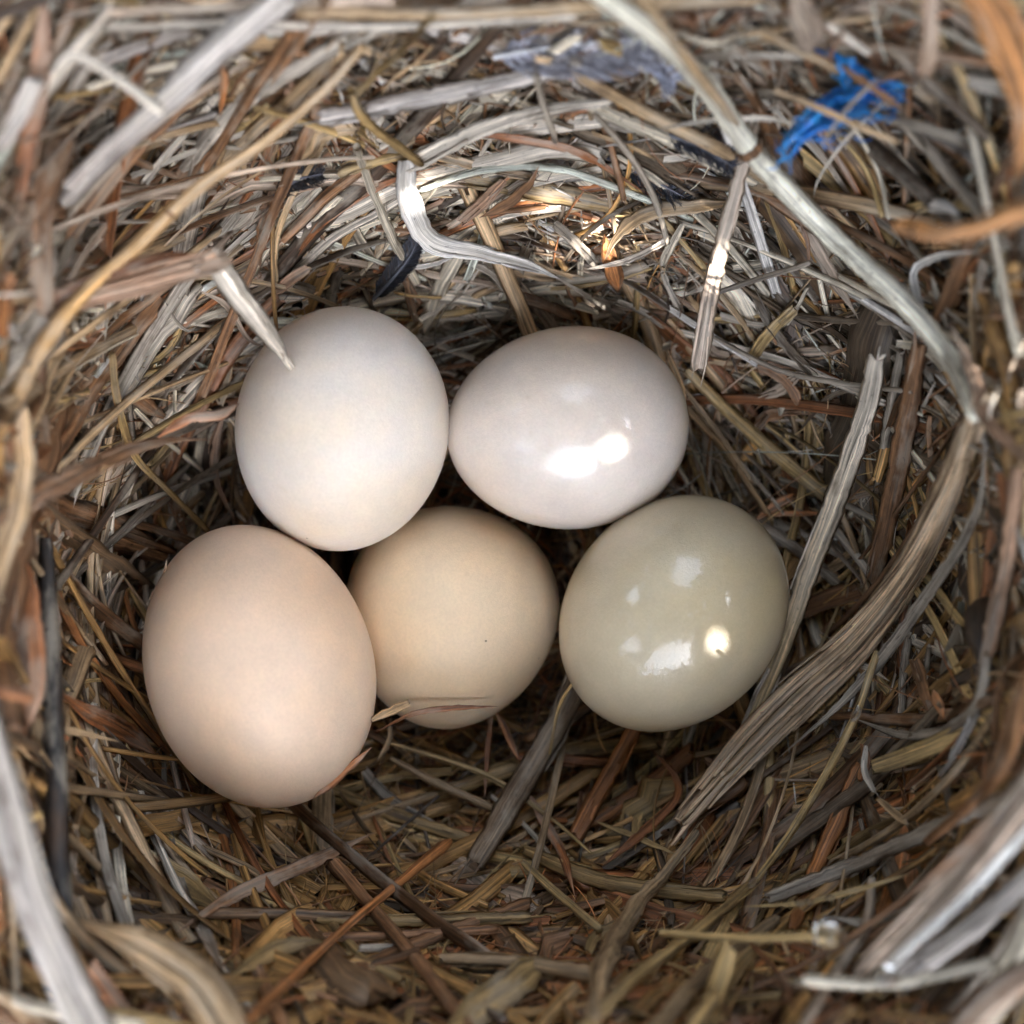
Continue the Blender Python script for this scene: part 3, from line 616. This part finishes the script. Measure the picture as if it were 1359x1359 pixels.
blade('grey', [14, 14, 13, 12, 8], .65, [(1310, 872), (1300, 930), (1262, 966), (1200, 976), (1130, 952)], 'grey blade curling in a bow at the lower right', taper=(1, .3))
chip('brown', [10, 20, 8], .5, [(1000, 575), (1020, 552), (1062, 545)], 'brown shred cluster right of the slanting golden stalk', fray=5)
chip('pinkgrey', [10, 18, 8], .5, [(1005, 530), (1038, 515), (1068, 490)], 'pinkish shred above the brown shred cluster', fray=5)
chip('brown', [16, 18, 12], .6, [(1215, 880), (1228, 920), (1240, 955)], 'brown curled chip right of the bent bundle', fray=2)
straw('grey', 12, .4, [(1205, 850), (1200, 900), (1196, 960)], 'short grey straw beside the brown curled chip')
blade('orange', [10, 14, 8], .65, [(1238, 915), (1246, 935), (1254, 955)], 'tiny orange chip on the brown curled chip')
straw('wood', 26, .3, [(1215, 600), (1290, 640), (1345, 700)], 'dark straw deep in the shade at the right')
straw('brown', 18, .35, [(1240, 690), (1300, 670), (1345, 665)], 'brown straw crossing behind the bent bundle')
blade('pale', [5, 10, 5], .6, [(1120, 895), (1148, 885), (1182, 905)], 'small pale flake behind the bent bundle')
blade('lav', [6, 12, 12, 4], .5, [(1290, 880), (1310, 910), (1262, 1010), (1235, 1040)], 'lavender grey sliver low on the right wall')
# left side
leaf('brown', [34, 32, 30, 26, 12], 0, [(-20, 705), (70, 652), (150, 612), (220, 588), (284, 584)], 'twisted brown leaf reaching in from the left edge', z=[3.9, 3.2, 2.4, 1.7], twist=1.3, splits=6, bright=1.5, rag=.4)
leaf('rust', [8, 14, 12, 16], 0, [(208, 582), (250, 556), (290, 552), (318, 536)], 'thin brown loop over the end of the twisted brown leaf', z=[1.9, 1.9, 1.5])
blade('tan', [6, 10, 9, 7], .5, [(311, 462), (296, 530), (286, 560)], 'tan blade standing at the left rim of the white egg')
blade('pink', [10, 14, 10, 7, 5], .6, [(298, 545), (286, 595), (288, 640), (316, 698)], 'pinkish blade curving down the left of the white egg')
blade('tan', [7, 9, 8, 6], .35, [(304, 560), (308, 620), (318, 665), (342, 702)], 'thin curved blade hugging the white egg')
twig('olive', [8, 10, 11, 10, 9], 1.05, [(150, 468), (158, 540), (178, 604), (222, 652), (276, 706)], 'crooked olive twig in the left lining', bright=1.3)
bark('brown', [40, 56, 50, 30], .45, [(-20, 640), (60, 676), (140, 706), (232, 742)], 'speckled flaking bark piece at the left', bright=1.2)
straw('gold', [8, 11, 10], .45, [(48, 545), (140, 512), (232, 486)], 'golden straw lying level left of the white egg')
straw('dark', [34, 42, 40], .15, [(232, 425), (262, 545), (284, 670)], 'dark broad blade upright behind the twig')
leaf('brown', [8, 24, 22, 10], .4, [(126, 468), (160, 510), (205, 545), (232, 560)], 'dark reddish leaf between the golden straw and the twig')
stalk('tan', [7, 9, 9, 8], .65, [(12, 702), (60, 768), (96, 822), (140, 882)], 'tan stalk slanting down to the peach egg side', nodes=(.6,))
stalk('tan', [6, 8, 7, 5], .7, [(126, 712), (134, 780), (148, 830), (168, 876)], 'thin tan stalk left of the peach egg')
stalk('pinkgrey', [4, 6, 5], .7, [(186, 726), (150, 790), (130, 852)], 'thin grey stalk crossing the thin tan stalk')
chip('tan', [5, 8, 5], .6, [(184, 692), (184, 720), (176, 742)], 'small tan splinter beside the speckled bark')
leaf('rust', [44, 56, 50, 36], 0, [(6, 690), (24, 800), (34, 900), (16, 1010)], 'large rusty brown leaf down the left edge', z=[3.2, 3.3], prof='cup', bright=.9)
stalk('black', [18, 30, 28, 30, 22], 0, [(62, 720), (66, 880), (74, 1030), (78, 1150), (100, 1260)], 'near black stem hanging down at the lower left', z=[2.2, 2.8, 3.2], splits=0, taper=(1, .15))
straw('brown', [12, 16, 12], .35, [(60, 560), (92, 600), (102, 640)], 'brown straw under the twisted brown leaf')
straw('gold', 12, .35, [(60, 500), (150, 452), (205, 420)], 'golden straw in the shadow below the curled pink leaf')
straw('brown', 14, .35, [(90, 620), (120, 560), (160, 505)], 'brown straw slanting up behind the twig')
chip('mud', [10, 26, 12], .3, [(75, 870), (130, 862), (176, 852)], 'dull brown chip left of the peach egg')
straw('mud', 18, .35, [(95, 805), (100, 880), (110, 945)], 'dull upright straw left of the peach egg')
# lower left
leaf('rust', [8, 26, 28, 10], .65, [(76, 915), (118, 946), (160, 968), (212, 1006)], 'rust brown curled leaf under the left side of the peach egg', bright=1.15)
blade('tan', [12, 12, 10, 8], 0, [(72, 1022), (44, 972), (100, 972), (160, 985)], 'tan blade folded sharply at the lower left', z=[3.0, 2.6, 1.8])
leaf('lav', [40, 52, 48, 56], 0, [(-24, 930), (12, 1080), (58, 1230), (140, 1400)], 'lavender grey blade out of focus down the lower left edge', z=[4.6, 5.2], strands=4, splits=6, taper=(1, 1))
leaf('tan', [20, 50, 64, 62], 0, [(95, 1222), (190, 1258), (268, 1312), (318, 1400)], 'broad orange tan blade out of focus at the bottom left', z=[3.4, 4.6], prof='cup', bright=1.2, taper=(.3, 1), col2='cream', splits=5, strands=5)
straw('cream', [18, 20, 20], 0, [(-20, 1312), (60, 1340), (190, 1364)], 'cream straw blurred along the bottom left corner', z=[4.2, 4.4])
straw('gold', 20, 0, [(130, 1345), (200, 1358), (290, 1380)], 'golden straw at the bottom edge on the left', z=[4.0, 4.2])
leaf('olive', [20, 38, 40, 30], .5, [(92, 1090), (160, 1130), (230, 1166), (300, 1210)], 'broad olive brown blade at the lower left', prof='cup', bright=1.1)
leaf('brown', [10, 20, 20, 10], .75, [(232, 1240), (310, 1190), (400, 1150), (500, 1105)], 'brown blade running up towards the bottom of the peach egg', prof='cup')
straw('mud', 16, .65, [(280, 1212), (370, 1214), (480, 1218)], 'dull straw lying level left of the orange stalk', bright=1.3)
blade('olive', [14, 34, 30, 16], .45, [(170, 1088), (240, 1120), (300, 1160), (330, 1200)], 'olive blade overlapping the broad olive brown blade')
stalk('orange', [15, 14, 12, 12, 16], .95, [(322, 1362), (385, 1302), (450, 1240), (520, 1180), (592, 1120)], 'orange brown jointed stalk rising from the bottom edge', nodes=(.22,), bright=.85)
straw('olive', [36, 40, 38], .15, [(412, 1050), (418, 1100), (426, 1150)], 'broad dull straw coming out under the peach egg', bright=1.1)
leaf('rust', [8, 12, 12, 6], 0, [(416, 1060), (448, 1034), (472, 1012), (494, 992)], 'rust red chip leaning on the bottom of the peach egg', z=[.9, .6], prof='flat', taper=(.2, .2))
stalk('tan', 9, .7, [(278, 1128), (330, 1152), (358, 1172)], 'short tan stalk below the peach egg')
leaf('pinkgrey', [8, 16, 12], .6, [(240, 1178), (268, 1230), (298, 1290)], 'greyish blade above the broad orange tan blade')
blade('olive', [14, 26, 16], .8, [(300, 1300), (370, 1260), (440, 1250)], 'olive blade under the orange brown jointed stalk')
straw('mud', [14, 20, 16], .7, [(90, 1175), (170, 1215), (260, 1222)], 'dull brown straw above the broad orange tan blade', bright=1.2)
# lower middle
stalk('brown', [16, 18, 20, 20], .8, [(446, 1146), (510, 1224), (570, 1296), (632, 1380)], 'brown stalk running down to the bottom edge from the middle', bright=1.2)
straw('olive', [14, 18, 18], .6, [(425, 1220), (560, 1222), (700, 1218)], 'olive straw lying level across the bottom middle', bright=1.2)
straw('brown', 13, .6, [(428, 1244), (540, 1242), (660, 1232)], 'brown straw just below the level olive straw', bright=1.3)
straw('wood', [30, 34, 34, 32], .8, [(772, 892), (740, 960), (700, 1030), (630, 1146)], 'broken grey brown straw slanting between the tan and olive eggs', fray=5, bright=2.0)
straw('orange', [20, 22, 24], .75, [(842, 968), (806, 1034), (766, 1106)], 'flat orange brown straw below the olive egg', prof='flat', bright=.8)
straw('orange', [24, 24, 20], .55, [(915, 1000), (850, 1050), (788, 1092)], 'second orange brown straw, right of the flat one below the olive egg', bright=.65)
stalk('gold', [5, 8, 7, 5, 4], .85, [(516, 986), (600, 1012), (660, 1036), (730, 1085), (784, 1132)], 'thin golden stalk trailing below the tan egg')
blade('rust', [4, 7, 8, 6], 0, [(500, 972), (548, 948), (600, 940), (662, 938)], 'thin rust fibre over the bottom of the tan egg', z=[-.2, .1, -.2])
blade('orange', [8, 10, 9, 5], .9, [(655, 938), (668, 962), (680, 990), (690, 1012)], 'orange fibre dangling at the lower right of the tan egg', bright=.8)
blade('rust', [6, 7, 4], .8, [(656, 940), (648, 985), (644, 1060)], 'thin rust fibre hanging under the tan egg')
chip('tan', [8, 13, 12], 0, [(494, 956), (518, 944), (542, 934)], 'short tan splinter poking up beside the peach egg', z=[.5, .8], prof='flat', fray=3)
blade('tan', [5, 8, 6], .9, [(520, 950), (516, 985), (500, 1012)], 'hooked tan shred under the short tan splinter')
leaf('rust', [6, 12, 14, 12, 5], .75, [(698, 1044), (722, 1090), (745, 1130), (756, 1165), (764, 1192)], 'rust red leaf sliver below the broken grey brown straw')
twig('tan', [14, 20, 22, 20, 24, 20], 1.0, [(925, 1105), (880, 1165), (850, 1195), (820, 1240), (800, 1290), (790, 1350)], 'knobbly brown twig standing at the bottom right of the middle', jag=.22, bend=.25, rag=.5, splits=5, fray=3, bright=.8)
stalk('gold', [10, 12, 11], .75, [(696, 1146), (740, 1186), (796, 1234)], 'golden brown stalk left of the knobbly twig', bright=.8)
straw('tan', [16, 20, 22], .85, [(590, 1272), (690, 1278), (790, 1294)], 'tan straw ending at the knobbly twig', bright=.8)
leaf('olive', [40, 48, 44], .8, [(590, 1370), (660, 1320), (728, 1272)], 'broad olive blade at the bottom edge in the middle', prof='cup', bright=1.3)
blade('rust', [6, 10, 12, 14, 10], .75, [(862, 992), (896, 1030), (898, 1060), (860, 1100), (800, 1150)], 'rust blade bending back below the olive egg')
stalk('tan', [8, 12, 11], .7, [(522, 1008), (580, 1040), (652, 1072)], 'tan stalk under the tan egg', bright=.9)
straw('olive', [14, 20, 16], .5, [(425, 1040), (500, 1074), (620, 1112)], 'olive straw from under the peach egg to the middle', splits=5, bright=1.3)
straw('olive', [18, 30, 24], .4, [(560, 1062), (720, 1010), (868, 985)], 'olive straw passing under the broken grey brown straw', bright=1.1)
straw('brown', [14, 20, 18], .55, [(440, 1300), (560, 1250), (700, 1200)], 'brown straw crossing the level olive straw')
straw('olive', [20, 24, 20], .6, [(700, 1130), (800, 1170), (960, 1190)], 'olive straw below the second orange brown straw', bright=1.1)
blade('gold', 9, .7, [(790, 1090), (840, 1110), (900, 1135)], 'golden sliver between the rust blade and the knobbly twig', bright=.8)
straw('brown', [12, 18, 14], .7, [(940, 1010), (985, 1040), (920, 1080)], 'brown piece at the lower end of the bent bundle')
straw('brown', [10, 20, 18], .35, [(825, 880), (790, 930), (700, 985)], 'brown straw in the gap left of the olive egg')
stalk('gold', [9, 10], .1, [(752, 700), (760, 722), (768, 742)], 'golden stub deep in the gap under the pearly egg')
blade('tan', [4, 7, 6, 3], 0, [(318, 530), (345, 520), (352, 492), (348, 470)], 'short tan wisp leaning on the upper left of the white egg', z=[.6, 1.15, .9])
stalk('gold', [4, 5, 4], 0, [(730, 1000), (742, 940), (762, 905)], 'thin golden wisp standing at the lower left of the olive egg', z=[-.9, .3])
blade('rust', [5, 7, 3], 0, [(1000, 700), (1020, 730), (1040, 752)], 'small rust wisp on the right shoulder of the olive egg', z=[.2, .6, .3])
blade('brown', [5, 8, 4], 0, [(196, 800), (216, 770), (222, 742)], 'small brown wisp against the upper left of the peach egg', z=[.7, 1.0])
# lower right
stalk('gold', [9, 11, 11, 10, 8], 1.15, [(1164, 868), (1138, 945), (1100, 1022), (1050, 1105), (1002, 1170)], 'slender golden stalk below the bent bundle', bright=1.0)
straw('olive', [14, 18, 20, 22], 1.0, [(998, 1175), (920, 1240), (840, 1300), (770, 1372)], 'olive straw slanting down to the bottom edge on the right', bright=1.4)
straw('tan', [16, 22, 24], .85, [(1030, 1222), (930, 1300), (860, 1374)], 'tan brown straw right of the slanting olive straw', bright=.65)
straw('olive', [18, 26, 26], .8, [(1000, 1262), (950, 1320), (910, 1380)], 'dull olive straw at the bottom right of the middle', bright=1.3)
straw('orange', [18, 22, 20, 18], .7, [(1142, 1018), (1112, 1090), (1080, 1160), (1052, 1232)], 'orange straw standing in the lower right lining', bright=.85)
chip('orange', [8, 14, 8], .85, [(1146, 990), (1150, 1010), (1142, 1035)], 'small orange chip above the orange straw')
straw('grey', [16, 22, 22, 18], 1.0, [(1330, 1062), (1240, 1100), (1130, 1150), (1022, 1192)], 'long grey brown straw lying level at the lower right', splits=5)
leaf('pinkgrey', [40, 50, 52, 46], 0, [(1410, 985), (1320, 1110), (1240, 1205), (1148, 1300)], 'thick pale bundle out of focus at the lower right edge', z=[5.0, 4.3, 3.5], splits=14, fray=6, strands=8, taper=(1, 1), bright=1.3)
leaf('lav', [26, 30, 30], 0, [(1410, 1120), (1300, 1222), (1196, 1300)], 'lower pale blade alongside the thick pale bundle', z=[4.6, 3.9], splits=8, fray=4, strands=4, taper=(1, 1))
straw('white', [12, 14, 13], 0, [(1400, 1060), (1300, 1172), (1180, 1282)], 'whitish straw lying on top of the thick pale bundle', z=[5.0, 4.4], bright=1.1)
blade('brown', [14, 20, 12], 0, [(1390, 1010), (1290, 1120), (1210, 1190)], 'brown sliver along the upper side of the thick pale bundle', z=[4.8, 4.3])
straw('cream', [14, 14, 16], 0, [(1068, 1300), (1180, 1306), (1320, 1278)], 'cream straw piece lying level near the bottom right', z=[4.3, 4.5])
stalk('gold', [10, 12, 13], 0, [(880, 1238), (980, 1246), (1100, 1242)], 'golden stalk with a bead of water on its right end', z=[2.4, 3.9])
blade('gold', 7, 0, [(985, 1204), (1080, 1196), (1210, 1160)], 'thin beaded golden blade above the golden stalk', z=[1.9, 2.4])
leaf('cream', [40, 44, 46], 0, [(1372, 1225), (1335, 1300), (1270, 1400)], 'cream blade blurred in the bottom right corner', z=[4.6, 4.9], strands=4, splits=4, taper=(1, 1))
leaf('pink', [40, 36, 34], 0, [(1250, 1400), (1310, 1330), (1400, 1270)], 'pink brown blade crossing the cream blade in the corner', z=[4.9, 5.2], strands=3, splits=4, taper=(1, 1))
twig('brown', [18, 22, 18, 14], 1.1, [(1368, 900), (1342, 985), (1300, 1050), (1230, 1120)], 'brown twig bending down the right edge', bright=1.3)
stalk('pinkgrey', [12, 16, 14, 12], 1.2, [(1158, 1170), (1150, 1230), (1110, 1290), (1060, 1372)], 'brownish stem crossing the golden stalk at the bottom right', bright=.8)
blade('rust', [6, 8, 7], 1.0, [(980, 1235), (1030, 1290), (1060, 1350)], 'thin rust blade below the golden stalk')
chip('pale', [7, 9, 8], .9, [(1150, 992), (1148, 1025), (1160, 1050)], 'small pale peg in the lower right lining')
chip('tan', [8, 12, 10], .8, [(1168, 1062), (1185, 1078), (1204, 1092)], 'tan peg right of the small pale peg')
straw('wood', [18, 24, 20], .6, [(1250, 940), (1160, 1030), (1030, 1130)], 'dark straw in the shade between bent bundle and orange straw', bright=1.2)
straw('brown', [14, 18, 14], .5, [(1100, 950), (1230, 955), (1320, 930)], 'brown straw behind the bowed grey blade')
blade('grey', [8, 18, 14], 1.1, [(1090, 1215), (1170, 1225), (1260, 1180)], 'grey shred above the cream straw piece')

# ------------------------------------------------------------------ smaller single straws filling the lining, each told by look and neighbours
AREAS = [('above the white egg', 330, 300, 520, 400), ('between the folded ribbon and the eggs', 560, 340, 720, 420), ('just above the pearly egg', 720, 350, 900, 425),
    ('right of the pearly egg', 930, 430, 1100, 560), ('right of the olive egg', 1060, 700, 1200, 860), ('under the long whitish stalk', 1060, 380, 1240, 500),
    ('beneath the blue scrap', 1060, 210, 1220, 340), ('near the right edge halfway down', 1230, 600, 1350, 800), ('below the bent bundle', 1030, 980, 1200, 1120),
    ('at the lower right corner side', 1180, 1080, 1340, 1260), ('under the golden stalk bottom right', 900, 1240, 1100, 1340), ('below the olive egg', 800, 990, 960, 1090),
    ('below the tan egg', 540, 1000, 720, 1100), ('around the knobbly twig', 720, 1180, 900, 1320), ('along the bottom edge in the middle', 440, 1260, 640, 1350),
    ('below the peach egg', 280, 1090, 470, 1200), ('in the bottom left quarter', 120, 1120, 300, 1290), ('left of the peach egg', 60, 780, 180, 930),
    ('around the crooked olive twig', 90, 480, 270, 640), ('below the curled pink leaf', 60, 430, 280, 520), ('around the broad olive blade', 60, 180, 280, 300),
    ('behind the golden brown stalk', 200, 180, 420, 330), ('around the lavender grey straw', 450, 60, 760, 200), ('around the pale greenish straw', 560, 220, 860, 330),
    ('along the top edge on the right', 880, 10, 1180, 120), ('near the hooked blade', 1180, 300, 1340, 450)]
SHADES = [('grey', 'grey'), ('tan', 'tan'), ('brown', 'brown'), ('rust', 'rust coloured'), ('cream', 'cream'), ('wood', 'dark'), ('gold', 'golden'), ('pinkgrey', 'pinkish')]
for ai, (where, x0, y0, x1, y1) in enumerate(AREAS):
    for j in range(6):
        ck, cn = SHADES[(ai * 3 + j) % len(SHADES)]
        if where in ('around the knobbly twig', 'below the peach egg', 'in the bottom left quarter', 'along the bottom edge in the middle') and ck in ('cream', 'grey', 'pinkgrey'): ck, cn = {'cream': ('olive', 'olive'), 'grey': ('mud', 'dull brown'), 'pinkgrey': ('orange', 'orange brown')}[ck]
        long_ = j % 2 == 0
        for _ in range(12):
            px, py = random.uniform(x0, x1), random.uniform(y0, y1)
            P, q = lay(px, py, random.uniform(150, 260) if long_ else random.uniform(60, 110), .3, .8, .7, 30)
            if not over_egg(P, .12).any() and not inside_egg(P, .1).any(): break
        else: continue
        pts = [tuple(a) for a in q[::max(1, len(q) // 4)]]
        if len(pts) < 2: continue
        if over_egg(at(np.array([p[0] for p in pts]), np.array([p[1] for p in pts]), bowl(np.array([p[0] for p in pts]), np.array([p[1] for p in pts])) + .5), .1).any(): continue
        wd_ = random.uniform(9, 17) if j % 3 else random.uniform(5, 8)
        if long_: straw(ck, wd_, random.uniform(.25, .55), pts, ('thin ' if wd_ < 8.5 else 'long ') + cn + ' straw ' + where, prof=random.choice(['half', 'flat', 'round', 'cup']), group='single straws woven into the nest lining', bright=random.uniform(.8, 1.15))
        else: chip(ck, wd_, random.uniform(.35, .6), pts, ('narrow ' if wd_ < 8.5 else 'short ') + cn + ' piece of straw ' + where, group='short straw pieces lying in the nest lining', bright=random.uniform(.8, 1.15), roll=random.gauss(0, .4))

# ------------------------------------------------------------------ feathers
M_VANE = straw_material('feather_barbs', speck=.0, bleach=.0, bump=.1, rough=.4)
def feather(pts, z, half, c_vane, c_shaft, label, barbs=90, curl=.3, loose=.15):
    root = bpy.data.objects.new('feather', None); COL.objects.link(root)
    P = np.array(pts, float); zz = np.interp(np.linspace(0, 1, len(P)), np.linspace(0, 1, len(z)), z)
    path = catmull(np.column_stack([P, zz * 100]), 6); w3 = at(path[:, 0], path[:, 1], path[:, 2] / 100)
    root.location = w3[0].tolist(); w3 = w3 - w3[0]; n = len(w3); root_t = np.linspace(0, 1, n)
    tag(root, label, 'feather')
    sh = MB(); sh.strand(w3 + np.array([0, 0, .02]), .028 * (1.15 - root_t), 'round', c_shaft); sh.build('shaft', M_VANE, root)
    for side in (-1, 1):
        mb = MB()
        for i in range(barbs):
            u = .06 + .93 * i / barbs; k = min(int(u * (n - 1)), n - 2); p = w3[k] + (w3[k + 1] - w3[k]) * (u * (n - 1) - k)
            T = w3[k + 1] - w3[k]; T = T / (np.linalg.norm(T) + 1e-9); s_ = np.cross(T, (0, 0, 1)); s_ /= np.linalg.norm(s_)
            Lb = half * (math.sin(math.pi * min(1, .12 + u * .86)) ** .5) * random.uniform(1 - loose, 1 + loose)
            tt = np.linspace(0, 1, 6)[:, None]
            q = p + (side * s_ * tt * .8 + T * tt * .55 + T * tt * tt * .25) * Lb + np.array([0, 0, 1]) * (curl * tt * tt - .05) * Lb + rng.normal(0, loose * .04, (6, 3)) * tt
            mb.strand(q, .018 * np.array([1, 1, .9, .8, .5, .2]) * (half / .5) ** .5, 'flat', np.array(c_vane) * random.uniform(.75, 1.3))
        mb.build('vane', M_VANE, root)
    return root
feather([(655, 78), (720, 66), (790, 58), (862, 52)], [3.0, 3.3], .44, (.40, .40, .46), (.7, .7, .72), 'blue grey downy feather lying at the top edge', 150, .3, .35)
feather([(772, 66), (830, 60), (872, 76), (898, 108)], [3.2, 2.9], .36, (.42, .44, .54), (.8, .8, .85), 'curled bluish feather right of the downy one', 120, .6, .4)
feather([(796, 205), (850, 232), (900, 258), (930, 275)], [1.05, .9], .24, (.05, .055, .07), (.12, .12, .15), 'dark grey feather with loose barbs under the wood strip', 46, .5, .5)
feather([(880, 178), (930, 196), (975, 224)], [2.0, 1.9], .22, (.05, .055, .075), (.14, .14, .17), 'small dark feather behind the speckled cream straw', 50, .4, .4)
feather([(496, 398), (520, 372), (544, 342), (555, 318)], [-.5, .0], .2, (.035, .04, .055), (.12, .13, .16), 'navy feather tucked above the white egg', 110, .5, .1)
feather([(365, 262), (395, 240), (430, 232)], [1.2, 1.4], .2, (.03, .033, .04), (.07, .07, .09), 'small black feather near the tan arching blade', 50, .4, .4)

# ------------------------------------------------------------------ scrap of blue plastic
m_, nt, b = nodes_of('blue_plastic')
tc = N(nt, 'ShaderNodeTexCoord'); nn = N(nt, 'ShaderNodeTexNoise', Scale=5.0, Detail=5.0); nt.links.new(tc.outputs['Object'], nn.inputs['Vector'])
nt.links.new(mixc(nt, ramp(nt, nn.outputs['Fac'], [(.35, 0.0), (.65, 1.0)]), (.006, .13, .52), (.05, .36, .78)), b.inputs['Base Color'])
b.inputs['Roughness'].default_value = .38; b.inputs['Subsurface Weight'].default_value = .15; b.inputs['Subsurface Scale'].default_value = .1
bp = N(nt, 'ShaderNodeBump', Strength=.6, Distance=.06); nt.links.new(nn.outputs['Fac'], bp.inputs['Height']); nt.links.new(bp.outputs[0], b.inputs['Normal'])
mb = MB()
def lobe(pts, w, z, prof='fold', roll=0., twist=.5):
    P = np.array(pts, float); zz = np.interp(np.linspace(0, 1, len(P)), np.linspace(0, 1, len(z)), z)
    path = catmull(np.column_stack([P, zz * 100]), 5); n = len(path); w3 = at(path[:, 0], path[:, 1], path[:, 2] / 100)
    W = np.interp(np.linspace(0, 1, n), np.linspace(0, 1, len(w)), w) / 200 * .78 * (1 + wob(n, .22, 14))
    mb.strand(w3 + np.stack([wob(n, .03, 12), wob(n, .03, 12), wob(n, .06, 14)], 1), W, prof, (.1, .3, .6), roll=roll, twist=twist)
spine = [(1040, 206), (1056, 182), (1082, 160), (1112, 142), (1148, 130), (1184, 122)]
for q_ in range(16):                                             # torn ribbons lying side by side
    a0 = random.randint(0, 2); b0 = random.randint(4, 6); off_ = random.uniform(-1, 1)
    pp = [(x + off_ * 5 * (1 + .9 * k / 5) + random.uniform(-4, 4), y + off_ * 17 * (.5 + k / 5) + random.uniform(-4, 4)) for k, (x, y) in enumerate(spine)][a0:b0]
    if len(pp) > 1: lobe(pp, [random.uniform(2, 5), random.uniform(6, 13), random.uniform(5, 12), random.uniform(1, 4)], [3.0 + random.uniform(0, .25), 3.25 + random.uniform(-.1, .25)], random.choice(['cup', 'fold', 'flat']), random.uniform(-.8, .8), random.uniform(-1.5, 1.5))
for x, y in spine:                                               # frayed threads
    for _ in range(5):
        a_ = random.uniform(0, 6.28); l_ = random.uniform(12, 34)
        lobe([(x, y), (x + math.cos(a_) * l_ * .6 + 3, y + math.sin(a_) * l_ * .5), (x + math.cos(a_ + .5) * l_, y + math.sin(a_ + .5) * l_)], [3.5, 2.2, 1], [3.2, 3.1 + random.uniform(0, .3)], 'flat')
lobe([(1150, 128), (1172, 112), (1196, 112)], [22, 16, 5], [3.3, 3.4], 'cup', -.4)
lobe([(1140, 148), (1164, 152), (1188, 146)], [18, 16, 5], [3.2, 3.3], 'fold', .4)
for _ in range(26):
    x, y = random.uniform(1050, 1190), random.uniform(108, 190); y = y if abs(y - (210 - (x - 1040) * .6)) < 45 else 210 - (x - 1040) * .6
    a_ = random.uniform(-1.2, .4); l_ = random.uniform(20, 50)
    lobe([(x, y), (x + math.cos(a_) * l_ * .5 + random.uniform(-6, 6), y + math.sin(a_) * l_ * .5), (x + math.cos(a_) * l_, y + math.sin(a_) * l_)], [1.5, 3, 1], [3.25 + random.uniform(-.1, .3), 3.3], 'cup')
tag(mb.build('plastic_scrap', m_), 'crumpled torn scrap of bright blue plastic in the upper right straw', 'plastic scrap')
mb = MB()
lobe([(1080, 44), (1098, 72), (1112, 98), (1112, 126)], [6, 10, 9, 4], [3.35, 3.3], 'cup')
lobe([(1090, 60), (1112, 80), (1126, 118)], [6, 10, 4], [3.4, 3.35], 'flat')
lobe([(1100, 84), (1130, 86), (1160, 108)], [10, 14, 6], [3.3, 3.35], 'fold')
tag(mb.build('plastic_strip', m_), 'dull blue plastic strip half hidden behind the bright scrap', 'plastic scrap')

# ------------------------------------------------------------------ beads of water
mw, nt, b = nodes_of('water'); b.inputs['Transmission Weight'].default_value = 1.0; b.inputs['IOR'].default_value = 1.33; b.inputs['Roughness'].default_value = .02; b.inputs['Base Color'].default_value = (1, 1, 1, 1)
def drop(px, py, z, r, label, stretch=1.3, ang=0.):
    me = bpy.data.meshes.new('water_droplet'); V = []; F = []
    nu, nv = 16, 24
    for i in range(nu + 1):
        t = math.pi * i / nu
        for j in range(nv):
            p = 2 * math.pi * j / nv; k = 1 + .08 * math.sin(3 * p + px) * math.sin(t)
            V.append((math.sin(t) * math.cos(p) * stretch * k, math.sin(t) * math.sin(p) * k, math.cos(t) * (.85 if t < 1.57 else .5)))
    for i in range(nu):
        for j in range(nv): F.append((i * nv + j, (i + 1) * nv + j, (i + 1) * nv + (j + 1) % nv, i * nv + (j + 1) % nv))
    me.from_pydata(V, [], F); me.materials.append(mw); me.polygons.foreach_set('use_smooth', np.full(len(F), True))
    o = bpy.data.objects.new('water_droplet', me); COL.objects.link(o)
    o.location = at(np.array(px), np.array(py), np.array(z)).tolist(); o.scale = (r, r, r); o.rotation_euler = (0, 0, ang)
    tag(o, label, 'water droplet', 'beads of water on the lower right straws')
drop(1100, 1240, 4.02, .12, 'large bead of water on the right end of the golden stalk', 1.3, -.4)
drop(1178, 1296, 4.55, .09, 'bead of water on the level cream straw piece', 1.2)
drop(1062, 1198, 2.35, .045, 'tiny bead of water at the middle of the thin golden blade')
drop(1075, 1197, 2.37, .035, 'tiny bead of water just right of the middle of the thin golden blade')
drop(1102, 1192, 2.42, .04, 'tiny bead of water towards the right of the thin golden blade')
drop(999, 1172, 1.75, .045, 'tiny bead of water at the foot of the slender golden stalk', 1.6, 1.)
drop(1137, 948, 1.55, .05, 'long bead of water high on the slender golden stalk', 2.0, 1.1)
